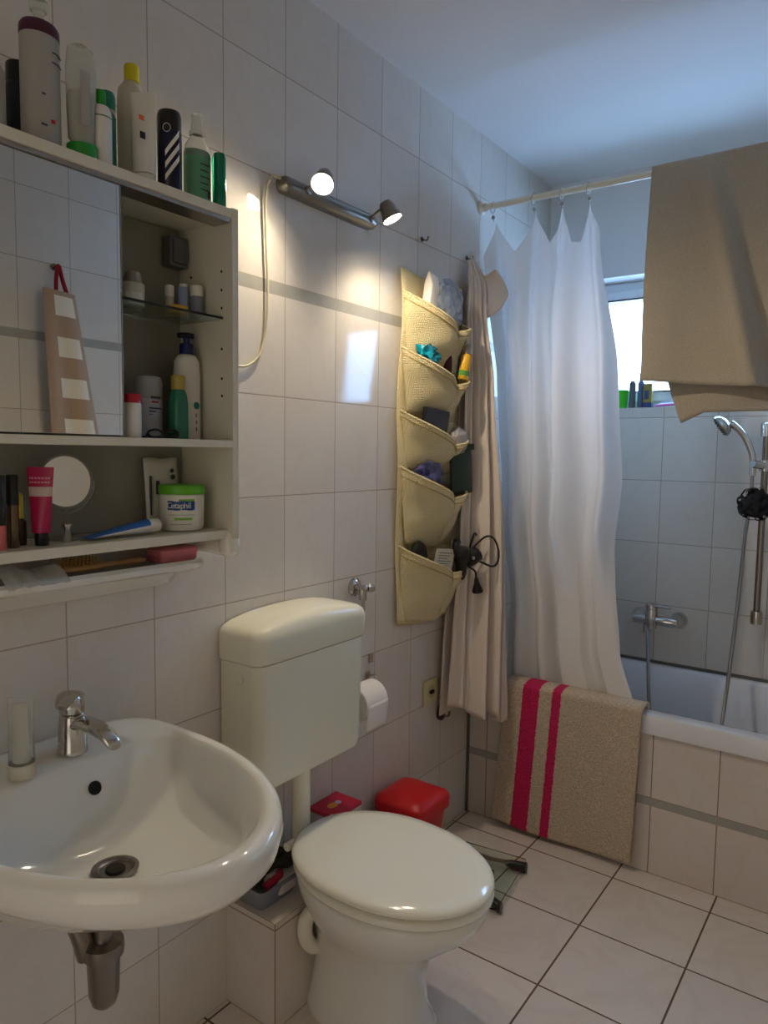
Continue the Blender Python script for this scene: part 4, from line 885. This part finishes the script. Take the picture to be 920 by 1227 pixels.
blob('grey_pouch', (.085, .75, 1.405), (.028, .04, .045), mat('grey_film', (150, 146, 150), .4), 'small grey pouch beside the black case', 'pouch', 3, .4)
blob('violet_bag', (.055, .62, 1.285), (.034, .08, .065), mat('violet_film', (70, 72, 118), .3, noise=.5, nscale=45, bump=1, bscale=50), 'crumpled violet packet in the fourth pocket row', 'bag', 14, 1.1, 5)
mb = MB(); mb.grid(lambda u, v: (.01 * sin(pi * u) * sin(pi * v), lerp(-.048, .048, u), lerp(-.07, .085, v)), 10, 10); mb.box(-.002, .012, -.05, .05, .077, .09); tag(mb.build('green_pouch', mat('dark_green_cloth', (38, 56, 40), .6), smooth=True, thick=.012, loc=(.09, .765, 1.30), rot=(rad(4), 0, rad(-12))), 'dark green pouch in the fourth pocket row', 'pouch')
blob('black_brush', (.045, .585, 1.03), (.022, .035, .05), mat('black_matt', (18, 18, 20), .7), 'black brush head in the bottom left pocket', 'brush', 8, .2)
o = thing('paper_card', (.085, .665, .985), 'white card with printed lines in the bottom pocket', 'card')
mb = MB(); mb.box(-.0012, .0012, -.042, .042, -.03, .07); mb.build('card_sheet', mat('card_paper', (216, 212, 196), .7), o, rot=(rad(-7), rad(8), rad(-15)))
mb = MB()
for k in range(6): mb.box(.0012, .0016, -.03, .03 - .008 * (k % 3), .055 - k * .009, .058 - k * .009)
build_split(mb, 'print', mat('grey_print', (130, 128, 120), .7), o, rot=(rad(-7), rad(8), rad(-15)))
o = thing('hair_dryer', (.105, .755, .965), 'black hair dryer with looped cord in the bottom right pocket', 'hair dryer')
mb = MB(); mb.lathe([(.012, -.02), (.018, 0), (.02, .03), (.027, .05), (.03, .07), (.026, .085), (.02, .09)], axis=(.1, -.15, 1)); mb.tube([(.01, -.035, .06), (.005, -.045, .09), (.0, -.03, .11)], .013); mb.build('dryer_body', M_black, o, smooth=True)
mb = MB(); mb.lathe([(.026, -.02), (.028, 0), (.024, .03), (.018, .034)], (.02, .03, .05), (.5, .7, .4)); mb.build('nozzle', M_black, o, smooth=True)
mb = MB(); mb.tube([(.0, .04, .06), (.03, .06, .10), (.05, .08, .12), (.06, .115, .11), (.065, .14, .07), (.065, .14, .03), (.06, .11, .015), (.04, .075, .03), (.0, .05, .05)], .0035, n=8); mb.tube([(.0, .04, .02), (.02, .06, .0), (.02, .07, -.03)], .0035, n=8); mb.tube([(.0, .05, .07), (.0, .085, .125), (.0, .11, .11)], .0035, n=8); mb.build('cord', M_black, o, smooth=True)
mb = MB(); mb.lathe([(.006, 0), (.009, .02), (.019, .045), (.018, .05), (0, .05)], (.02, .07, -.025), (0, .25, -1)); mb.build('plug', M_black, o, smooth=True)
mb = MB(); mb.lathe([(.006, 0), (.006, .002), (0, .002)], (.045, .0, .055), (1, -.5, 0)); mb.build('silver_badge', M_steel, o)

# ------------------------------------------------------------------ bath mixer, hand shower
o = thing('bath_mixer_tap', (.522, YF, .715), 'chrome bath mixer with lever on the far tiled wall above the tub', 'tap')
mb = MB()
for s_ in (-1, 1): mb.lathe([(.033, .001), (.033, .006), (.026, .016), (.016, .03), (.014, .06)], (s_ * .075, 0, 0), (0, -1, 0))
build_split(mb, 'rosette', M_chrome, o, smooth=True)
mb = MB(); mb.lathe([(.016, -.085), (.019, -.08), (.019, .08), (.016, .085)], (0, -.065, 0), (1, 0, 0)); mb.lathe([(.022, -.03), (.024, 0), (.024, .035), (.022, .045)], (-.015, -.068, .0)); mb.build('mixer_body', M_chrome, o, smooth=True)
mb = MB(); mb.lathe([(.023, .046), (.024, .055), (.018, .066), (0, .069)], (-.015, -.068, 0)); mb.tube([(-.01, -.072, .058), (.02, -.09, .064), (.065, -.10, .062)], lambda t: lerp(.010, .005, t)); mb.build('lever', M_chrome, o, smooth=True)
mb = MB(); mb.lathe([(.012, 0), (.014, .01), (.012, .035)], (-.03, -.07, -.018), (0, -.2, -1)); mb.build('hose_outlet', M_chrome, o, smooth=True)
rail = thing('shower_rail', (.878, YF, .75), 'chrome shower rail on the far wall at the right picture edge', 'rail')
mb = MB(); mb.lathe([(.0115, .0), (.0115, .70)], (0, -.06, .03)); mb.build('rail_tube', M_dchrome, rail, smooth=True)
for z_ in (.03, .715):
    mb = MB(); mb.lathe([(.02, -.025), (.021, 0), (.02, .022), (.012, .026)], (0, -.06, z_)); mb.lathe([(.014, 0), (.014, .05)], (0, -.001, z_), (0, -1, 0)); mb.build('rail_bracket', M_chrome, rail, smooth=True)
mb = MB(); mb.lathe([(.018, -.02), (.02, 0), (.018, .02)], (0, -.06, .585)); mb.lathe([(.013, .0), (.015, .03), (.013, .055)], (-.005, -.075, .585), (-.45, -.8, .1)); mb.build('slider', M_chrome, rail, smooth=True)
hs = thing('hand_shower', (.845, 1.54, 1.33), 'chrome hand shower with flexible hose clipped to the rail', 'hand shower')
mb = MB(); mb.tube([(.0, 0, -.03), (.0, -.003, .02), (-.008, -.008, .06), (-.03, -.018, .11), (-.06, -.03, .145), (-.075, -.035, .155)], lambda t: lerp(.011, .0125, t), n=14); mb.build('handle', M_chrome, hs, smooth=True)
hd = Vector((-.72, -.25, -.55)).normalized(); hc = Vector((-.098, -.04, .148))
mb = MB(); mb.lathe([(0, -.022), (.02, -.02), (.035, -.008), (.041, .004), (.040, .01)], hc, hd, n=32); mb.build('head', M_chrome, hs, smooth=True)
mb = MB(); mb.lathe([(.039, .0102), (.036, .013), (0, .013)], hc, hd, n=32)
for r_ in (.012, .022, .031):
    for k in range(int(r_ * 500)):
        a = k / int(r_ * 500) * 2 * pi; e1 = hd.orthogonal().normalized(); e2 = hd.cross(e1)
        mb.lathe([(.0018, 0), (.0012, .003), (0, .003)], hc + hd * .013 + (e1 * cos(a) + e2 * sin(a)) * r_, hd, n=5, mi=1)
mb.build('spray_face', [M_dchrome, M_dark], hs, smooth=True)
mb = MB(); mb.tube([(.0, 0, -.03), (.0, .0, -.12), (-.014, .01, -.25), (-.022, .02, -.4), (-.027, -.02, -.6), (-.028, -.1, -.8), (-.03, -.18, -.95), (-.06, -.22, -1.12), (-.15, -.22, -1.165), (-.24, -.2, -1.12), (-.29, -.12, -.9), (-.33, -.02, -.72), (-.348, .025, -.645)], .0065, n=10, steps=10)
mb.build('hose', mat('hose_metal', (150, 148, 148), .3, .9), hs, smooth=True)
mb = MB(); rq = random.Random(4)
for k in range(60):
    d = Vector([rq.gauss(0, 1) for _ in range(3)]).normalized(); e1 = d.orthogonal().normalized(); e1 = Quaternion(d, rq.uniform(0, 6)) @ e1; c0 = d * rq.uniform(.032, .047)
    mb.grid(lambda u, v: c0 + e1 * .022 * cos(u * 2 * pi) + d * .016 * sin(u * 2 * pi) + d.cross(e1) * (lerp(-.008, .008, v) + .004 * sin(u * 25)), 18, 2)
mb.lathe([(0, -.042), (.03, -.03), (.042, 0), (.03, .03), (0, .042)])
tag(mb.build('bath_sponge', mat('black_net', (30, 30, 34), .8), smooth=True, loc=(.868, 1.49, 1.20), angle=180), 'black ruffled net bath sponge hanging from the shower rail', 'sponge')

# ------------------------------------------------------------------ things on the window sill
zs = WZ0 + .0005
o = bottle('green_cup', .312, 1.69, zs, [('cup_body', [(.025, 0), (.027, .003), (.033, .075), (.031, .076), (.026, .006), (0, .006)], mat('lime_plastic', (60, 200, 40), .35), {})], 'bright green plastic cup at the left end of the window sill', 'cup')
bottle('lotion_bottle', .362, 1.685, zs, [('bottle_body', [(.012, 0), (.013, .002), (.013, .10), (.011, .104)], mat('grey_bottle', (96, 96, 104), .3), {}), ('cap', [(.010, .104), (.010, .112)], M_steel, {})], 'slim grey bottle beside the green cup', 'bottle')
bottle('lotion_bottle', .392, 1.70, zs, [('bottle_body', [(.012, 0), (.013, .002), (.013, .102), (.008, .110)], mat('blue_grey_bottle', (84, 102, 132), .3), {}), ('cap', [(.008, .11), (.008, .142), (.006, .144)], mat('blue_cap', (120, 150, 190), .4), {})], 'blue-grey bottle with pale blue cap, tallest on the window sill', 'bottle')
o = thing('small_carton', (.424, 1.69, zs), 'small yellow and blue carton on the window sill', 'box')
mb = MB(); mb.box(-.017, .017, -.012, .012, 0, .098); mb.build('carton', mat('ochre_card', (150, 136, 56), .5), o, bevel=.001)
mb = MB(); mb.box(-.012, .006, -.0126, -.012, .035, .07, 0); mb.box(-.0172, .0172, -.0124, .0124, 0, .022, 0); build_split(mb, 'print', mat('blue_print', (40, 60, 110), .5), o)
for k, (dx, c_, l_) in enumerate(((0, (210, 90, 170), 'pink toothbrush lying lowest on the window sill'), (.012, (230, 232, 236), 'white toothbrush lying across the pink one'), (.02, (90, 150, 180), 'blue toothbrush lying beside the carton'))):
    mb = MB(); mb.tube([(.46 + dx, 1.665 + k * .012, zs + .006 + k * .005), (.50 + dx, 1.67 + k * .01, zs + .010 + k * .005), (.56 + dx, 1.675, zs + .012 + k * .004)], .0045, n=8)
    o = mb.build('toothbrush', mat('toothbrush_%d' % k, c_, .35), smooth=True); tag(o, l_, 'toothbrush')

# ------------------------------------------------------------------ checked towel on the right wall (seen in the mirror)
M_chk = bpy.data.materials.new('checked_cotton'); M_chk.use_nodes = True; nt = M_chk.node_tree; bs = nt.nodes['Principled BSDF']; bs.inputs['Roughness'].default_value = .9
N = nt.nodes.new; Lk = nt.links.new; uvn = N('ShaderNodeUVMap'); uvn.uv_map = 'UVMap'; sp = N('ShaderNodeSeparateXYZ'); Lk(uvn.outputs[0], sp.inputs[0])
def band(out, per, duty, off=0.):
    a = N('ShaderNodeMath'); a.operation = 'MULTIPLY_ADD'; Lk(out, a.inputs[0]); a.inputs[1].default_value = per; a.inputs[2].default_value = off
    f = N('ShaderNodeMath'); f.operation = 'FRACT'; Lk(a.outputs[0], f.inputs[0])
    l = N('ShaderNodeMath'); l.operation = 'LESS_THAN'; Lk(f.outputs[0], l.inputs[0]); l.inputs[1].default_value = duty; return l.outputs[0]
b1 = band(sp.outputs['Y'], 4.3, .48, .88); b2 = band(sp.outputs['X'], 1.0, .58, -.30)
mm = N('ShaderNodeMath'); mm.operation = 'MULTIPLY'; Lk(b1, mm.inputs[0]); Lk(b2, mm.inputs[1])
m1 = N('ShaderNodeMix'); m1.data_type = 'RGBA'; m1.inputs['A'].default_value = srgb(176, 150, 126); m1.inputs['B'].default_value = srgb(236, 228, 210); Lk(mm.outputs[0], m1.inputs['Factor']); Lk(m1.outputs['Result'], bs.inputs['Base Color'])
ck = thing('checked_towel', (XR - .03, .148, 2.02), 'tan and white checked towel hanging on the wall opposite, seen in the cabinet mirror', 'towel')
mb = MB(); nu, nv = 16, 24
def chk(u, v):
    y = lerp(lerp(-.085, -.065, v), lerp(.038, .15, v), u); z = lerp(-.09, -.72, v) - .006 * u
    return (-.02 - .016 * sin(u * 9 + 1) * v - .01 * sin(pi * u), y, z)
for i in range(nv):
    for j in range(nu):
        c4 = [(j / nu, i / nv), ((j + 1) / nu, i / nv), ((j + 1) / nu, (i + 1) / nv), (j / nu, (i + 1) / nv)]
        mb.face([chk(*p) for p in c4], 0, c4)
mb.build('towel_cloth', M_chk, ck, smooth=True)
mb = MB(); mb.tube([(-.005, -.018, .0), (-.012, -.028, -.05), (-.02, -.034, -.095)], .0075, n=8); mb.tube([(-.005, -.012, .0), (-.012, -.004, -.05), (-.02, .006, -.095)], .0075, n=8); mb.build('red_loop', mat('red_loop', (150, 20, 40), .8), ck, smooth=True)
mb = MB(); mb.lathe([(.012, .0), (.012, .01), (.005, .012), (.005, .03), (.008, .034)], (XR - .001, .133, 2.02), (-1, 0, 0)); tag(mb.build('wall_hook', M_dchrome, smooth=True), 'wall hook of the checked towel on the wall opposite', 'hook')
